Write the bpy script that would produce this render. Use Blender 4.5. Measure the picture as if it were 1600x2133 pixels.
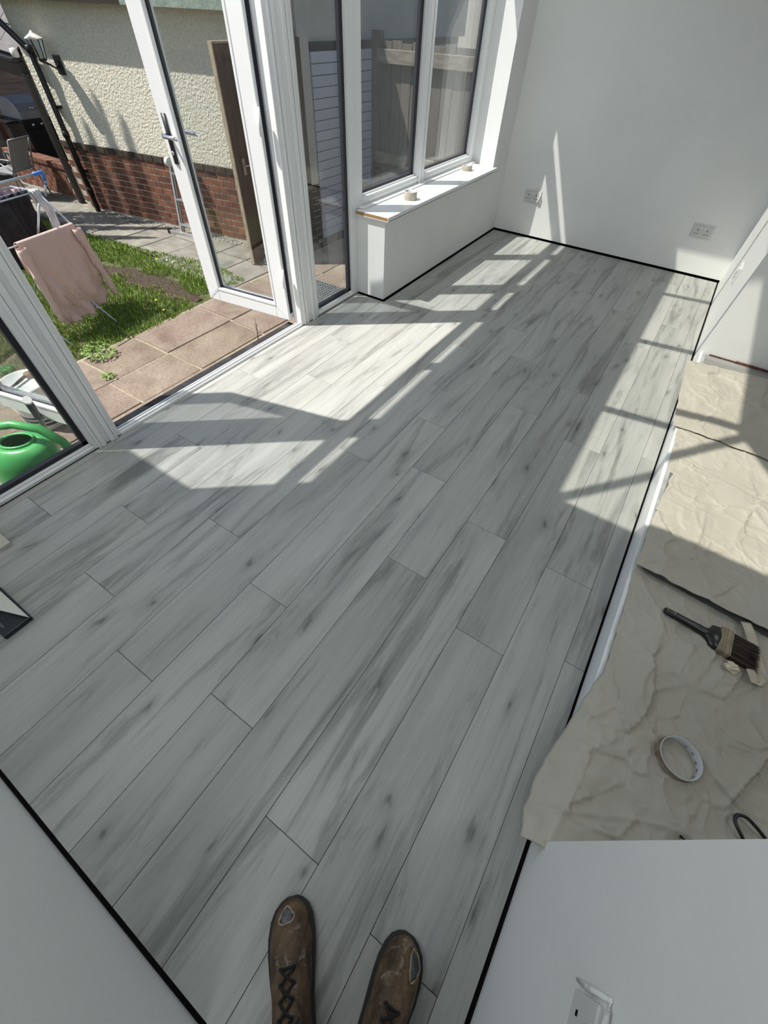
import bpy, bmesh, math, random
from mathutils import Vector, Matrix, noise
random.seed(7)
for o in list(bpy.data.objects): bpy.data.objects.remove(o)
scene = bpy.context.scene
C = scene.collection

# ------------------------------------------------------------------ camera
cam_d = bpy.data.cameras.new('camera'); cam = bpy.data.objects.new('camera', cam_d); C.objects.link(cam)
cam_d.sensor_fit = 'HORIZONTAL'; cam_d.sensor_width = 36.0; cam_d.lens = 36.0*854.08/1600
cam_d.clip_start = .02; cam_d.clip_end = 200
vy = Vector((1677-800, 52-1066.5, 854.08)).normalized()
dz = Vector((767-800, 1757-1066.5, 854.08)).normalized()
uz = -dz; ux = vy.cross(uz)
rx = Vector((ux[0], vy[0], uz[0])); ru = -Vector((ux[1], vy[1], uz[1])); rf = Vector((ux[2], vy[2], uz[2]))
M = Matrix((( rx.x, ru.x, -rf.x, 0), (rx.y, ru.y, -rf.y, 0), (rx.z, ru.z, -rf.z, 1.45), (0,0,0,1)))
cam.matrix_world = M
scene.camera = cam

# ------------------------------------------------------------------ light
SUN = Vector((1.0, .825, -2.08)).normalized()
sd = bpy.data.lights.new('sun', 'SUN'); sun = bpy.data.objects.new('sun', sd); C.objects.link(sun)
sd.energy = 4.7; sd.angle = math.radians(.55); sd.color = (1.0, .955, .88)
sun.rotation_euler = SUN.to_track_quat('-Z', 'Y').to_euler(); sun.location = (-6, -5, 12)
w = bpy.data.worlds.new('sky'); scene.world = w; w.use_nodes = True
nt = w.node_tree; bg = nt.nodes['Background']
sky = nt.nodes.new('ShaderNodeTexSky'); sky.sky_type = 'NISHITA'; sky.sun_disc = False
sky.sun_elevation = math.radians(58); sky.sun_rotation = math.atan2(-1, -.825)
sky.dust_density = 1.5
nt.links.new(sky.outputs[0], bg.inputs[0]); bg.inputs[1].default_value = .088
scene.view_settings.view_transform = 'Standard'; scene.view_settings.look = 'None'
scene.view_settings.gamma = 1; scene.view_settings.use_curve_mapping = False
scene.view_settings.exposure = .58
FILL = 12.0

# ------------------------------------------------------------------ helpers
def sock(n, name, v):
    if name in n.inputs: n.inputs[name].default_value = v
def mat(name, col, rough=.5, metal=0, spec=.5, trans=0, alpha=1):
    m = bpy.data.materials.new(name); m.use_nodes = True
    b = m.node_tree.nodes['Principled BSDF']
    sock(b,'Base Color',(*col,1)); sock(b,'Roughness',rough); sock(b,'Metallic',metal); sock(b,'Specular IOR Level',spec)
    return m
def N(m, t, **kw):
    n = m.node_tree.nodes.new(t)
    for k, v in kw.items(): setattr(n, k, v)
    return n
def L(m, a, b): m.node_tree.links.new(a, b)
def coords(m, scale=(1,1,1), rand=False, space='Object'):
    tc = N(m,'ShaderNodeTexCoord'); mp = N(m,'ShaderNodeMapping'); mp.inputs['Scale'].default_value = scale
    src = tc.outputs[space]
    if rand:
        oi = N(m,'ShaderNodeObjectInfo'); vm = N(m,'ShaderNodeVectorMath', operation='MULTIPLY_ADD')
        cb = N(m,'ShaderNodeCombineXYZ')
        for i in range(3): L(m, oi.outputs['Random'], cb.inputs[i])
        vm.inputs[1].default_value = (37.1, 91.7, 53.3); L(m, cb.outputs[0], vm.inputs[0]); L(m, src, vm.inputs[2]); src = vm.outputs[0]
    L(m, src, mp.inputs[0]); return mp.outputs[0]
def noisetex(m, vec, scale, detail=4, rough=.55, dist=0):
    n = N(m,'ShaderNodeTexNoise'); n.inputs['Scale'].default_value = scale; n.inputs['Detail'].default_value = detail
    n.inputs['Roughness'].default_value = rough; n.inputs['Distortion'].default_value = dist; L(m, vec, n.inputs['Vector']); return n.outputs[0]
def ramp(m, fac, stops):
    r = N(m,'ShaderNodeValToRGB'); e = r.color_ramp.elements
    while len(e) < len(stops): e.new(.5)
    for i,(p,c) in enumerate(stops): e[i].position = p; e[i].color = (*c,1) if len(c)==3 else c
    L(m, fac, r.inputs[0]); return r.outputs[0]
def mixc(m, fac, a, b, mode='MIX'):
    x = N(m,'ShaderNodeMix', data_type='RGBA', blend_type=mode)
    for s, v in ((x.inputs[0],fac),(x.inputs[6],a),(x.inputs[7],b)):
        if hasattr(v,'links') or hasattr(v,'is_linked'): L(m, v, s)
        elif isinstance(v,(int,float)): s.default_value = v
        else: s.default_value = (*v,1)
    return x.outputs[2]
def bump(m, h, strength=.3, dist=.01):
    b = N(m,'ShaderNodeBump'); b.inputs['Strength'].default_value = strength; b.inputs['Distance'].default_value = dist
    L(m, h, b.inputs['Height']); L(m, b.outputs[0], m.node_tree.nodes['Principled BSDF'].inputs['Normal'])
def setcol(m, c): L(m, c, m.node_tree.nodes['Principled BSDF'].inputs['Base Color'])
def noisy(name, c1, c2, scale=5, rough=.6, bs=0, bscale=None, stretch=(1,1,1), rand=True, metal=0, bd=.01, spec=.5, lo=.35, hi=.65):
    m = mat(name, c1, rough, metal, spec); v = coords(m, stretch, rand)
    n = noisetex(m, v, scale, 6); setcol(m, ramp(m, n, ((lo,c1),(hi,c2))))
    if bs: bump(m, noisetex(m, v, bscale or scale*3, 4), bs, bd)
    return m

class MB:
    def __init__(s): s.v=[]; s.f=[]; s.sm=[]
    def add(s, vs, fs, smooth=False):
        b=len(s.v); s.v += [tuple(v) for v in vs]; s.f += [tuple(i+b for i in f) for f in fs]; s.sm += [smooth]*len(fs); return s
    def box(s, x0,x1,y0,y1,z0,z1):
        return s.add([(x0,y0,z0),(x1,y0,z0),(x1,y1,z0),(x0,y1,z0),(x0,y0,z1),(x1,y0,z1),(x1,y1,z1),(x0,y1,z1)],
            [(0,3,2,1),(4,5,6,7),(0,1,5,4),(1,2,6,5),(2,3,7,6),(3,0,4,7)])
    def obox(s, o, u, v, w):   # box from corner o with three edge vectors
        o,u,v,w=map(Vector,(o,u,v,w)); P=[o,o+u,o+u+v,o+v,o+w,o+u+w,o+u+v+w,o+v+w]
        fs=[(0,3,2,1),(4,5,6,7),(0,1,5,4),(1,2,6,5),(2,3,7,6),(3,0,4,7)]
        if u.cross(v).dot(w)<0: fs=[f[::-1] for f in fs]
        return s.add(P,fs)
    def prism(s, poly, z0, z1):
        n=len(poly); a=sum(poly[i][0]*poly[(i+1)%n][1]-poly[(i+1)%n][0]*poly[i][1] for i in range(n))
        if a<0: poly=poly[::-1]
        return s.add([(x,y,z0) for x,y in poly]+[(x,y,z1) for x,y in poly],
            [tuple(range(n))[::-1], tuple(range(n,2*n))]+[(i,(i+1)%n,n+(i+1)%n,n+i) for i in range(n)])
    def tube(s, pts, r, n=8, closed=False, caps=True):
        pts=[Vector(p) for p in pts]; k=len(pts); rs=r if isinstance(r,(list,tuple)) else [r]*k
        vs=[]; ref=None
        for i,p in enumerate(pts):
            a=pts[(i-1)%k] if (closed or i>0) else p; b=pts[(i+1)%k] if (closed or i<k-1) else p
            t=(b-a).normalized()
            if ref is None:
                ref=Vector((0,0,1)) if abs(t.z)<.9 else Vector((1,0,0))
            u=(ref-t*ref.dot(t)).normalized(); ref=u; v=t.cross(u)
            for j in range(n):
                an=2*math.pi*j/n; vs.append(p+(u*math.cos(an)+v*math.sin(an))*rs[i])
        fs=[]
        for i in range(k if closed else k-1):
            for j in range(n):
                a=i*n+j; b=i*n+(j+1)%n; c=((i+1)%k)*n+(j+1)%n; d=((i+1)%k)*n+j; fs.append((a,b,c,d))
        s.add(vs,fs,True)
        if caps and not closed:
            b0=len(s.v)-k*n; s.f += [tuple(range(b0,b0+n))[::-1], tuple(range(b0+(k-1)*n,b0+k*n))]; s.sm += [False]*2
        return s
    def lathe(s, prof, c=(0,0,0), n=24, smooth=True, axis='z'):
        vs=[]; c=Vector(c)
        for r,z in prof:
            for j in range(n):
                a=2*math.pi*j/n; p=(r*math.cos(a), r*math.sin(a), z)
                if axis=='y': p=(p[0],p[2],p[1])
                if axis=='x': p=(p[2],p[0],p[1])
                vs.append(c+Vector(p))
        fs=[]
        for i in range(len(prof)-1):
            for j in range(n): fs.append((i*n+j,i*n+(j+1)%n,(i+1)*n+(j+1)%n,(i+1)*n+j))
        if axis=='y': fs=[f[::-1] for f in fs]
        return s.add(vs,fs,smooth)
    def build(s, name, m, parent=None, bevel=0, world=True, seg=2):
        me=bpy.data.meshes.new(name); off=Vector((0,0,0))
        if parent is not None and world: off=parent.matrix_basis.translation
        if parent is not None and world and parent.parent is not None: off=off+parent.parent.matrix_basis.translation
        me.from_pydata([Vector(v)-off for v in s.v],[],s.f); me.update()
        me.polygons.foreach_set('use_smooth', s.sm)
        o=bpy.data.objects.new(name,me); C.objects.link(o); me.materials.append(m)
        if parent is not None: o.parent=parent
        if bevel:
            b=o.modifiers.new('bevel','BEVEL'); b.width=bevel; b.segments=seg; b.limit_method='ANGLE'; b.angle_limit=.6
        return o
def tag(o, label, cat, group=None, kind=None):
    o['label']=label; o['category']=cat
    if group: o['group']=group
    if kind: o['kind']=kind
    return o
def thing(name, label, cat, loc=(0,0,0), rotz=0, group=None, kind=None):
    o=bpy.data.objects.new(name,None); C.objects.link(o); o.location=loc; o.rotation_euler=(0,0,rotz); o.empty_display_size=.05
    return tag(o,label,cat,group,kind)
def B(x0,x1,y0,y1,z0,z1): return MB().box(x0,x1,y0,y1,z0,z1)
def cpy(o, parent=None, loc=None):
    c=o.copy(); C.objects.link(c); c.parent=parent
    if loc is not None: c.location=loc
    return c
def copytree(o, parent=None):
    c=cpy(o,parent)
    for ch in [x for x in o.children]: copytree(ch,c)
    return c

# ------------------------------------------------------------------ materials
M_wall = noisy('white_emulsion', (.80,.80,.79),(.84,.84,.83), 2.5, .55, .05, 220, bd=.002)
M_upvc = mat('white_upvc', (.84,.85,.86), .22, spec=.5)
M_gasket = mat('black_gasket', (.012,.013,.02), .45)
M_bead = mat('glazing_bead', (.80,.81,.82), .25)
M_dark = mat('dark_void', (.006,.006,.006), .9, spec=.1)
M_chrome = mat('chrome', (.75,.77,.80), .12, 1)
M_black = mat('black_plastic', (.012,.012,.013), .35)
M_blackm = mat('black_paint_metal', (.012,.012,.014), .4)
M_mdf = noisy('mdf', (.36,.20,.09),(.44,.26,.12), 60, .8)
M_white = mat('white_plastic', (.80,.80,.79), .3)
def glass(name, tint=(.93,.95,.95), f0=.045):
    m=bpy.data.materials.new(name); m.use_nodes=True; t=m.node_tree; t.nodes.clear()
    out=t.nodes.new('ShaderNodeOutputMaterial'); tr=t.nodes.new('ShaderNodeBsdfTransparent'); gl=t.nodes.new('ShaderNodeBsdfGlossy')
    tr.inputs[0].default_value=(*tint,1); gl.inputs['Roughness'].default_value=.0; gl.inputs[0].default_value=(1,1,1,1)
    lw=t.nodes.new('ShaderNodeLayerWeight'); lw.inputs[0].default_value=.5
    p=t.nodes.new('ShaderNodeMath'); p.operation='POWER'; p.inputs[1].default_value=4.0
    q=t.nodes.new('ShaderNodeMath'); q.operation='MULTIPLY_ADD'; q.inputs[1].default_value=1-f0; q.inputs[2].default_value=f0
    mx=t.nodes.new('ShaderNodeMixShader')
    t.links.new(lw.outputs['Facing'],p.inputs[0]); t.links.new(p.outputs[0],q.inputs[0]); t.links.new(q.outputs[0],mx.inputs[0])
    t.links.new(tr.outputs[0],mx.inputs[1]); t.links.new(gl.outputs[0],mx.inputs[2]); t.links.new(mx.outputs[0],out.inputs[0])
    return m
M_glass = glass('window_glass')
M_glassr = glass('tinted_roof_glass', (.80,.81,.79), .05)

# laminate
def laminate():
    m=mat('grey_oak_laminate',(.4,.4,.38),.40,spec=.4)
    v=coords(m,(1,1,1),True)
    mp=N(m,'ShaderNodeMapping'); mp.inputs['Scale'].default_value=(7,.8,1); L(m,v,mp.inputs[0])
    mp2=N(m,'ShaderNodeMapping'); mp2.inputs['Scale'].default_value=(60,2.2,1); L(m,v,mp2.inputs[0])
    mp3=N(m,'ShaderNodeMapping'); mp3.inputs['Scale'].default_value=(8,3.0,1); L(m,v,mp3.inputs[0])
    mp4=N(m,'ShaderNodeMapping'); mp4.inputs['Scale'].default_value=(240,7,1); L(m,v,mp4.inputs[0])
    streak=noisetex(m,mp.outputs[0],1.0,3,.5,.8)
    grain=noisetex(m,mp2.outputs[0],1.0,6,.65,.5)
    fine=noisetex(m,mp4.outputs[0],1.0,3,.6,.2)
    base=ramp(m,streak,((.30,(.345,.348,.335)),(.50,(.400,.404,.389)),(.72,(.440,.442,.425))))
    # long darker smudges, only here and there
    mp5=N(m,'ShaderNodeMapping'); mp5.inputs['Scale'].default_value=(11,1.15,1); mp5.inputs['Location'].default_value=(3.3,7.7,0); L(m,v,mp5.inputs[0])
    sm=noisetex(m,mp5.outputs[0],1.0,6,.66,.9)
    c=mixc(m,1.0,base,ramp(m,sm,((.28,(.46,.465,.46)),(.39,(.72,.72,.715)),(.47,(.96,.96,.957)),(.60,(1.03,1.03,1.03)))),'MULTIPLY')
    g=ramp(m,grain,((.25,(.86,.86,.855)),(.5,(.985,.985,.98)),(.8,(1.04,1.04,1.035))))
    c=mixc(m,1.0,c,g,'MULTIPLY')
    g2=ramp(m,fine,((.35,(.95,.95,.945)),(.6,(1.02,1.02,1.02))))
    c=mixc(m,1.0,c,g2,'MULTIPLY')
    # knots
    dv=N(m,'ShaderNodeVectorMath',operation='MULTIPLY_ADD'); nn=N(m,'ShaderNodeTexNoise'); nn.inputs['Scale'].default_value=2.2; nn.inputs['Detail'].default_value=4; L(m,mp3.outputs[0],nn.inputs['Vector'])
    dv.inputs[1].default_value=(.5,.5,0); L(m,nn.outputs['Color'],dv.inputs[0]); L(m,mp3.outputs[0],dv.inputs[2])
    vo=N(m,'ShaderNodeTexVoronoi'); vo.inputs['Scale'].default_value=.60; vo.inputs['Randomness'].default_value=1; vo.voronoi_dimensions='2D'; L(m,dv.outputs[0],vo.inputs['Vector'])
    k=ramp(m,vo.outputs['Distance'],((0.0,(.22,.22,.215)),(.022,(.42,.42,.415)),(.055,(.78,.78,.775)),(.15,(1,1,1))))
    tone=N(m,'ShaderNodeObjectInfo'); tr=ramp(m,tone.outputs['Random'],((0,(.93,.93,.92)),(1,(1.05,1.05,1.05))))
    c=mixc(m,.8,c,k,'MULTIPLY'); c=mixc(m,1.0,c,tr,'MULTIPLY')
    setcol(m,c); bump(m,grain,.06,.002)
    return m
M_lam=laminate()

# ------------------------------------------------------------------ floor
XD=-2.025; XR=.378; YF=4.866
sub = B(XD-.06,XR+.02,-1.55,YF+.05,-.12,-.010).build('floor',M_dark)
tag(sub,'pale grey oak laminate floor of long planks','floor',kind='structure')
joints={-4:[.6,1.9,3.2],-3:[.15,1.435,2.72,4.0],-2:[.82,2.105,3.39,4.67],-1:[.36,1.645,2.93,4.215],0:[.067,1.352,2.637,3.922],1:[.53,1.815,3.1,4.385],
 2:[-.053,1.228,2.518,3.805],3:[.40,1.685,2.97,4.255],4:[.03,1.329,2.615,3.90],5:[-.475,.81,2.095,3.38,4.665],6:[-.11,1.175,2.46,3.745],7:[-.59,.694,1.98,3.265,4.55],8:[-.14,1.145,2.43,3.715],9:[-.48,.802,2.087,3.372,4.657]}
g=.0007
for i,js in joints.items():
    x0=max(-1.416+.19*i,-2.022); x1=min(-1.416+.19*(i+1),XR-.013)
    ylo=-.459 if x0<-.13 else -1.5
    if x0<-.13<x1: ylo=-.459
    yhi=YF-.017 if x0>-1.8 else 2.752
    ys=[ylo]+[j for j in js if ylo+.05<j<yhi-.05]+[yhi]
    for a,b in zip(ys[:-1],ys[1:]):
        segs=[(a,b,x0)]
        if i==-2:
            segs=[(a,min(b,2.752),x0)] if a<2.752 else []
            if b>2.752: segs.append((max(a,2.752),b,-1.772))
        for (p,q,xx) in segs:
            if q-p<.02: continue
            mx,my=(xx+x1)/2,(p+q)/2
            o=MB().box(xx-mx+g,x1-mx-g,p-my+g,q-my-g,-.009,0).build('plank',M_lam,sub,bevel=.0006,world=False,seg=1)
            o.location=(mx,my,0)

# ------------------------------------------------------------------ walls / ceiling
def struct(mb,name,m,label,cat='wall',bevel=0):
    return tag(mb.build(name,m,bevel=bevel),label,cat,kind='structure')
struct(B(-2.1,XR+.3,YF,YF+.25,.015,2.65),'wall_far',M_wall,'plain white far wall with two sockets and a dark gap at its foot')
struct(MB().prism([(XR,3.20),(XR,YF),(XR+.5,YF),(XR+.5,3.34),(2.6,3.34),(2.6,3.20)],-.02,2.3),'wall_right',M_wall,'short white wall right of the far wall, lit by sun stripes')
struct(B(XR,XR+.11,-1.55,.255,-.02,2.3),'wall_right_near',M_wall,'white wall end at bottom right with a half-plastered socket')
struct(B(-2.1,-.12,-.60,-.472,-.02,2.3),'wall_left',M_wall,'white wall at bottom left beside the boots')
struct(B(-.24,-.12,-1.55,-.60,-.02,2.3),'wall_hall',M_wall,'white side wall of the passage behind the boots')
struct(B(-.24,2.7,-1.70,-1.55,-.02,2.3),'wall_back',M_wall,'white wall closing the passage behind the camera')
struct(B(2.6,2.75,-1.7,3.4,-.02,2.3),'wall_kitchen',M_wall,'white wall at the back of the raised room')
struct(B(-2.13,-2.0,-.60,-.03,-.85,2.3),'wall_garden',M_wall,'white outer wall left of the side window')
# kitchen side raised floor + riser
M_kfl=noisy('grey_kitchen_floor',(.20,.20,.195),(.30,.30,.29),3,.5,.05,40,(1,12,1))
struct(B(XR+.004,2.6,-1.55,3.2,-.02,.104),'floor_kitchen',M_kfl,'grey raised floor under the masking paper','floor')
t=thing('trim_1','white painted step riser between laminate and raised floor','step',(XR,1.7,0),kind='structure')
B(XR-.004,XR+.012,.255,3.2,-.008,.108).build('riser_board',M_upvc,t,bevel=.002)
B(XR+.012,XR+.030,.26,3.195,.104,.109).build('edge_strip',noisy('grey_edging',(.33,.34,.34),(.45,.45,.44),30,.5),t,bevel=.001)
# low wall + reveal
struct(B(-2.03,-1.786,2.764,YF,.009,.530),'wall_window_low',M_wall,'low white boxed wall under the window sill',bevel=.002)
struct(MB().prism([(-2.12,4.62),(-1.999,4.61),(-1.786,4.541),(-1.786,YF),(-2.12,YF)],.53,2.3),'wall_window_reveal',M_wall,'white window reveal beside the far corner')
struct(MB().box(-2.0,XR+.02,YF+.014,YF+.03,-.02,.02).box(-2.0,-1.800,2.778,YF+.02,-.02,.012),'trim_7',M_dark,'dark unfilled gap below the far wall and low wall','gap')
# roof/ceiling with lantern opening
LX0,LX1,LY0,LY1=-1.256,.02,.493,4.02
cl=MB()
for x0,x1,y0,y1 in ((-2.0,LX0,-.62,YF+.25),(LX1,XR+.5,-.62,YF+.25),(LX0,LX1,-.62,LY0),(LX0,LX1,LY1,YF+.25),(XR+.5,2.75,-1.7,3.4),(-.24,XR+.5,-1.7,-.62)):
    cl.box(x0,x1,y0,y1,2.3,2.64)
struct(cl,'ceiling',M_wall,'white flat ceiling around the roof lantern','ceiling')
B_=B(-2.085,-2.0,-.62,YF+.25,2.25,2.64)
struct(B_,'trim_2',M_upvc,'white eaves beam above the window wall','beam')
# lintel over kitchen opening
struct(B(XR,XR+.2,-.62,3.2,2.12,2.3),'wall_lintel',M_wall,'white lintel over the opening to the raised room')
# neighbouring outrigger that shades the left corner
M_render=noisy('cream_roughcast',(.62,.59,.47),(.80,.77,.65),55,.9,1.0,42,bd=.02)
struct(B(-3.0,-2.13,-2.5,-.31,-.85,2.3),'wall_outrigger',M_render,'cream rendered outrigger wall left of the window wall')

# roof lantern -------------------------------------------------------------
lan=thing('window_4','roof lantern with white glazing bars over the room','roof lantern',(-.64,2.25,2.64),kind='structure')
zb,zr,xa,ya0,ya1=2.655,2.91,-.646,1.285,LY1
rim=MB()
rim.box(LX0-.06,LX0,LY0-.06,LY1+.06,2.60,zb); rim.box(LX1,LX1+.06,LY0-.06,LY1+.06,2.60,zb)
rim.box(LX0,LX1,LY0-.06,LY0,2.60,zb); rim.box(LX0,LX1,LY1,LY1+.06,2.60,zb); rim.build('frame',M_upvc,lan)
def slab(mb,p,q,r,s,t=.02):
    p,q,r,s=map(Vector,(p,q,r,s)); n=(q-p).cross(r-p).normalized()*t
    P=[p,q,r,s,p+n,q+n,r+n,s+n]; mb.add(P,[(0,3,2,1),(4,5,6,7),(0,1,5,4),(1,2,6,5),(2,3,7,6),(3,0,4,7)]); return mb
def tri(mb,p,q,r,t=.02):
    p,q,r=map(Vector,(p,q,r)); n=(q-p).cross(r-p).normalized()*t
    mb.add([p,q,r,p+n,q+n,r+n],[(0,2,1),(3,4,5),(0,1,4,3),(1,2,5,4),(2,0,3,5)]); return mb
slab(MB(),(LX0,LY0,zb),(LX0,LY1,zb),(xa,ya1,zr),(xa,ya0,zr)).build('pane',M_glassr,lan)
tri(MB(),(LX1,LY0,zb),(LX0,LY0,zb),(xa,ya0,zr)).build('pane',M_glassr,lan)
tri(MB(),(LX0,LY1,zb),(LX1,LY1,zb),(xa,ya1,zr)).build('pane',M_glassr,lan)
slab(MB(),(LX1,LY1,zb),(LX1,LY0,zb),(xa,ya0,zr),(xa,ya1,zr)).build('solid_panel',M_upvc,lan)
def bar(name,a,b,w=.05,h=.05):
    a,b=Vector(a),Vector(b); d=(b-a); s=d.cross(Vector((0,0,1))).normalized()*w; u=s.cross(d).normalized()*h
    MB().obox(a-s/2-u/2,d,s,u).build(name,M_upvc,lan)
for y in (1.341,2.305,3.25): bar('glazing_bar',(LX0,y,zb),(xa,y,zr))
bar('hip_bar',(LX0,LY0,zb),(xa,ya0,zr)); bar('hip_bar',(LX1,LY0,zb),(xa,ya0,zr)); bar('gable_bar',(LX0,LY1+.03,zb),(xa,ya1+.03,zr)); bar('gable_bar',(LX1,LY1+.03,zb),(xa,ya1+.03,zr))
bar('ridge',(xa,ya0-.02,zr),(xa,ya1+.02,zr),.07,.07)

# ------------------------------------------------------------------ window wall
XO=-2.09; XI=-2.025       # outer / inner frame faces
ZT0,ZT1,ZTOP=1.985,2.03,2.25
def frame_y(mb,y0,y1,z0,z1,x0=XO,x1=XI): return mb.box(x0,x1,y0,y1,z0,z1)
def post(par,y0,y1,z0,z1,ribs=True):
    o=MB().box(XO,XI,y0,y1,z0,z1)
    o=o.build('post',M_upvc,par,bevel=.003)
    w=y1-y0
    if ribs:                                     # moulded ridges of the profile
        r=MB()
        for f,rw in ((.16,.006),(.30,.012),(.66,.012),(.80,.006)): r.box(XI-.001,XI+.013,y0+w*f-rw,y0+w*f+rw,z0,z1)
        r.build('moulding',M_upvc,o,bevel=.003)
    return o
def pane(par,y0,y1,z0,z1,xg=-2.058,gas=.018,bead=.016,gb=None):
    gb=gb or gas
    """glazing: black gasket line, white beads, the pane itself"""
    gk=MB(); xx0,xx1=xg-.014,xg+.014
    for a,b,c,d in ((y0,y0+gas*.6,z0,z1),(y1-gas*1.7,y1,z0,z1),(y0,y1,z0,z0+gb),(y0,y1,z1-gas,z1)): gk.box(xx0,xx1,a,b,c,d)
    gk.build('gasket',M_gasket,par)
    bd=MB()
    for a,b,c,d in ((y0-.004,y0+bead*.5,z0,z1),(y1-bead*.5,y1+.004,z0,z1),(y0,y1,z0-.004,z0+bead*.6),(y0,y1,z1-bead*.6,z1+.004)): bd.box(xg+.012,xg+.030,a,b,c,d)
    bd.build('bead',M_bead,par,bevel=.002)
    B(xg-.010,xg+.010,y0+.004,y1-.004,z0+.004,z1-.004).build('pane',M_glass,par)
# left side window
t=thing('window_3','tall white framed side window left of the open french doors','window',(-2.05,.28,0),kind='structure')
post(t,-.03,.06,.0,ZTOP); post(t,.51,.650,0,ZTOP)
o=B(XO,XI,.06,.51,.0,.026).build('bottom_rail',M_upvc,t,bevel=.004)
B(XI-.03,XI+.004,.06,.51,.012,.024).build('moulding',M_upvc,o,bevel=.006)
pane(t,.06,.51,.026,ZT0,gb=.03); B(XO,XI,.06,.51,ZT0,ZT1).build('transom',M_upvc,t,bevel=.003); pane(t,.06,.51,ZT1,ZTOP,gas=.008)
# right side window
t=thing('window_2','tall white framed side window between french doors and low wall','window',(-2.05,2.48,0),kind='structure')
post(t,2.085,2.275,0,ZTOP); post(t,2.70,2.764,0,ZTOP,False)
o=B(XO,XI,2.275,2.70,.0,.026).build('bottom_rail',M_upvc,t,bevel=.004)
B(XI-.03,XI+.004,2.275,2.70,.012,.024).build('moulding',M_upvc,o,bevel=.006)
pane(t,2.275,2.70,.026,ZT0,gb=.03); B(XO,XI,2.275,2.70,ZT0,ZT1).build('transom',M_upvc,t,bevel=.003); pane(t,2.275,2.70,ZT1,ZTOP,gas=.008)
# door head + toplight
t=thing('window_5','narrow white toplight above the french doors','window',(-2.05,1.36,ZT0),kind='structure')
B(XO,XI,.65,2.085,ZT0,ZT1).build('transom',M_upvc,t,bevel=.003); B(XO,XI,1.305,1.355,ZT1,ZTOP).build('mullion',M_upvc,t,bevel=.003)
pane(t,.65,1.305,ZT1,ZTOP,gas=.008); pane(t,1.355,2.085,ZT1,ZTOP,gas=.008)
# sill window
t=thing('window_1','white framed two-pane window above the low wall, facing the gate','window',(-2.05,3.7,.56),kind='structure')
post(t,2.764,2.835,.552,ZTOP,False); post(t,3.585,3.680,.552,ZTOP); post(t,4.53,4.62,.552,ZTOP,False)
o=B(XO,XI,2.835,4.53,.552,.606).build('bottom_rail',M_upvc,t,bevel=.004)
B(XI-.03,XI+.006,2.835,4.53,.572,.592).build('moulding',M_upvc,o,bevel=.006)
for a,b in ((2.835,3.585),(3.680,4.53)):
    pane(t,a,b,.606,ZT0,xg=-2.078,gas=.022); B(XO,XI,a,b,ZT0,ZT1).build('transom',M_upvc,t,bevel=.003); pane(t,a,b,ZT1,ZTOP,gas=.008)
B(-2.03,XI+.045,2.79,4.60,.5525,.560).build('sill_fillet',M_upvc,t,bevel=.003)
# plinth brick below frame + cill + DPC strip
struct(B(-2.085,-1.95,-.60,YF,-.85,-.011),'wall_plinth',noisy('grey_concrete_plinth',(.25,.24,.22),(.33,.32,.30),6,.9,.3,60),'grey plinth under the window wall')
t=thing('trim_3','white door threshold with a black membrane strip outside','threshold',(-2.06,1.36,0),kind='structure')
B(-2.075,XI+.004,.65,2.085,-.010,.014).build('threshold_bar',M_upvc,t,bevel=.004)
B(-2.045,-2.030,.65,2.085,.012,.024).build('weather_ridge',M_upvc,t,bevel=.004)
B(-2.062,-2.050,.65,2.085,.012,.016).build('track_groove',mat('track_grey',(.12,.125,.13),.5),t)
B(-2.150,-2.075,.652,2.083,-.05,-.006).build('membrane_strip',noisy('black_membrane',(.012,.012,.014),(.06,.06,.065),8,.7,.4,40,lo=.5,hi=.8),t)
# window sill board
t=thing('trim_4','white window sill board with a raw brown cut end','window sill',(-1.9,3.6,.54),kind='structure')
B(-2.02,-1.756,2.747,4.56,.531,.548).build('core',M_mdf,t)
B(-2.02,-1.752,2.750,4.56,.548,.552).build('paint_skin',M_upvc,t,bevel=.001)
B(-1.756,-1.752,2.747,4.56,.527,.550).build('nose',M_upvc,t,bevel=.001)
B(-2.02,-1.752,2.746,4.56,.527,.531).build('underside_lip',M_upvc,t)

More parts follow.
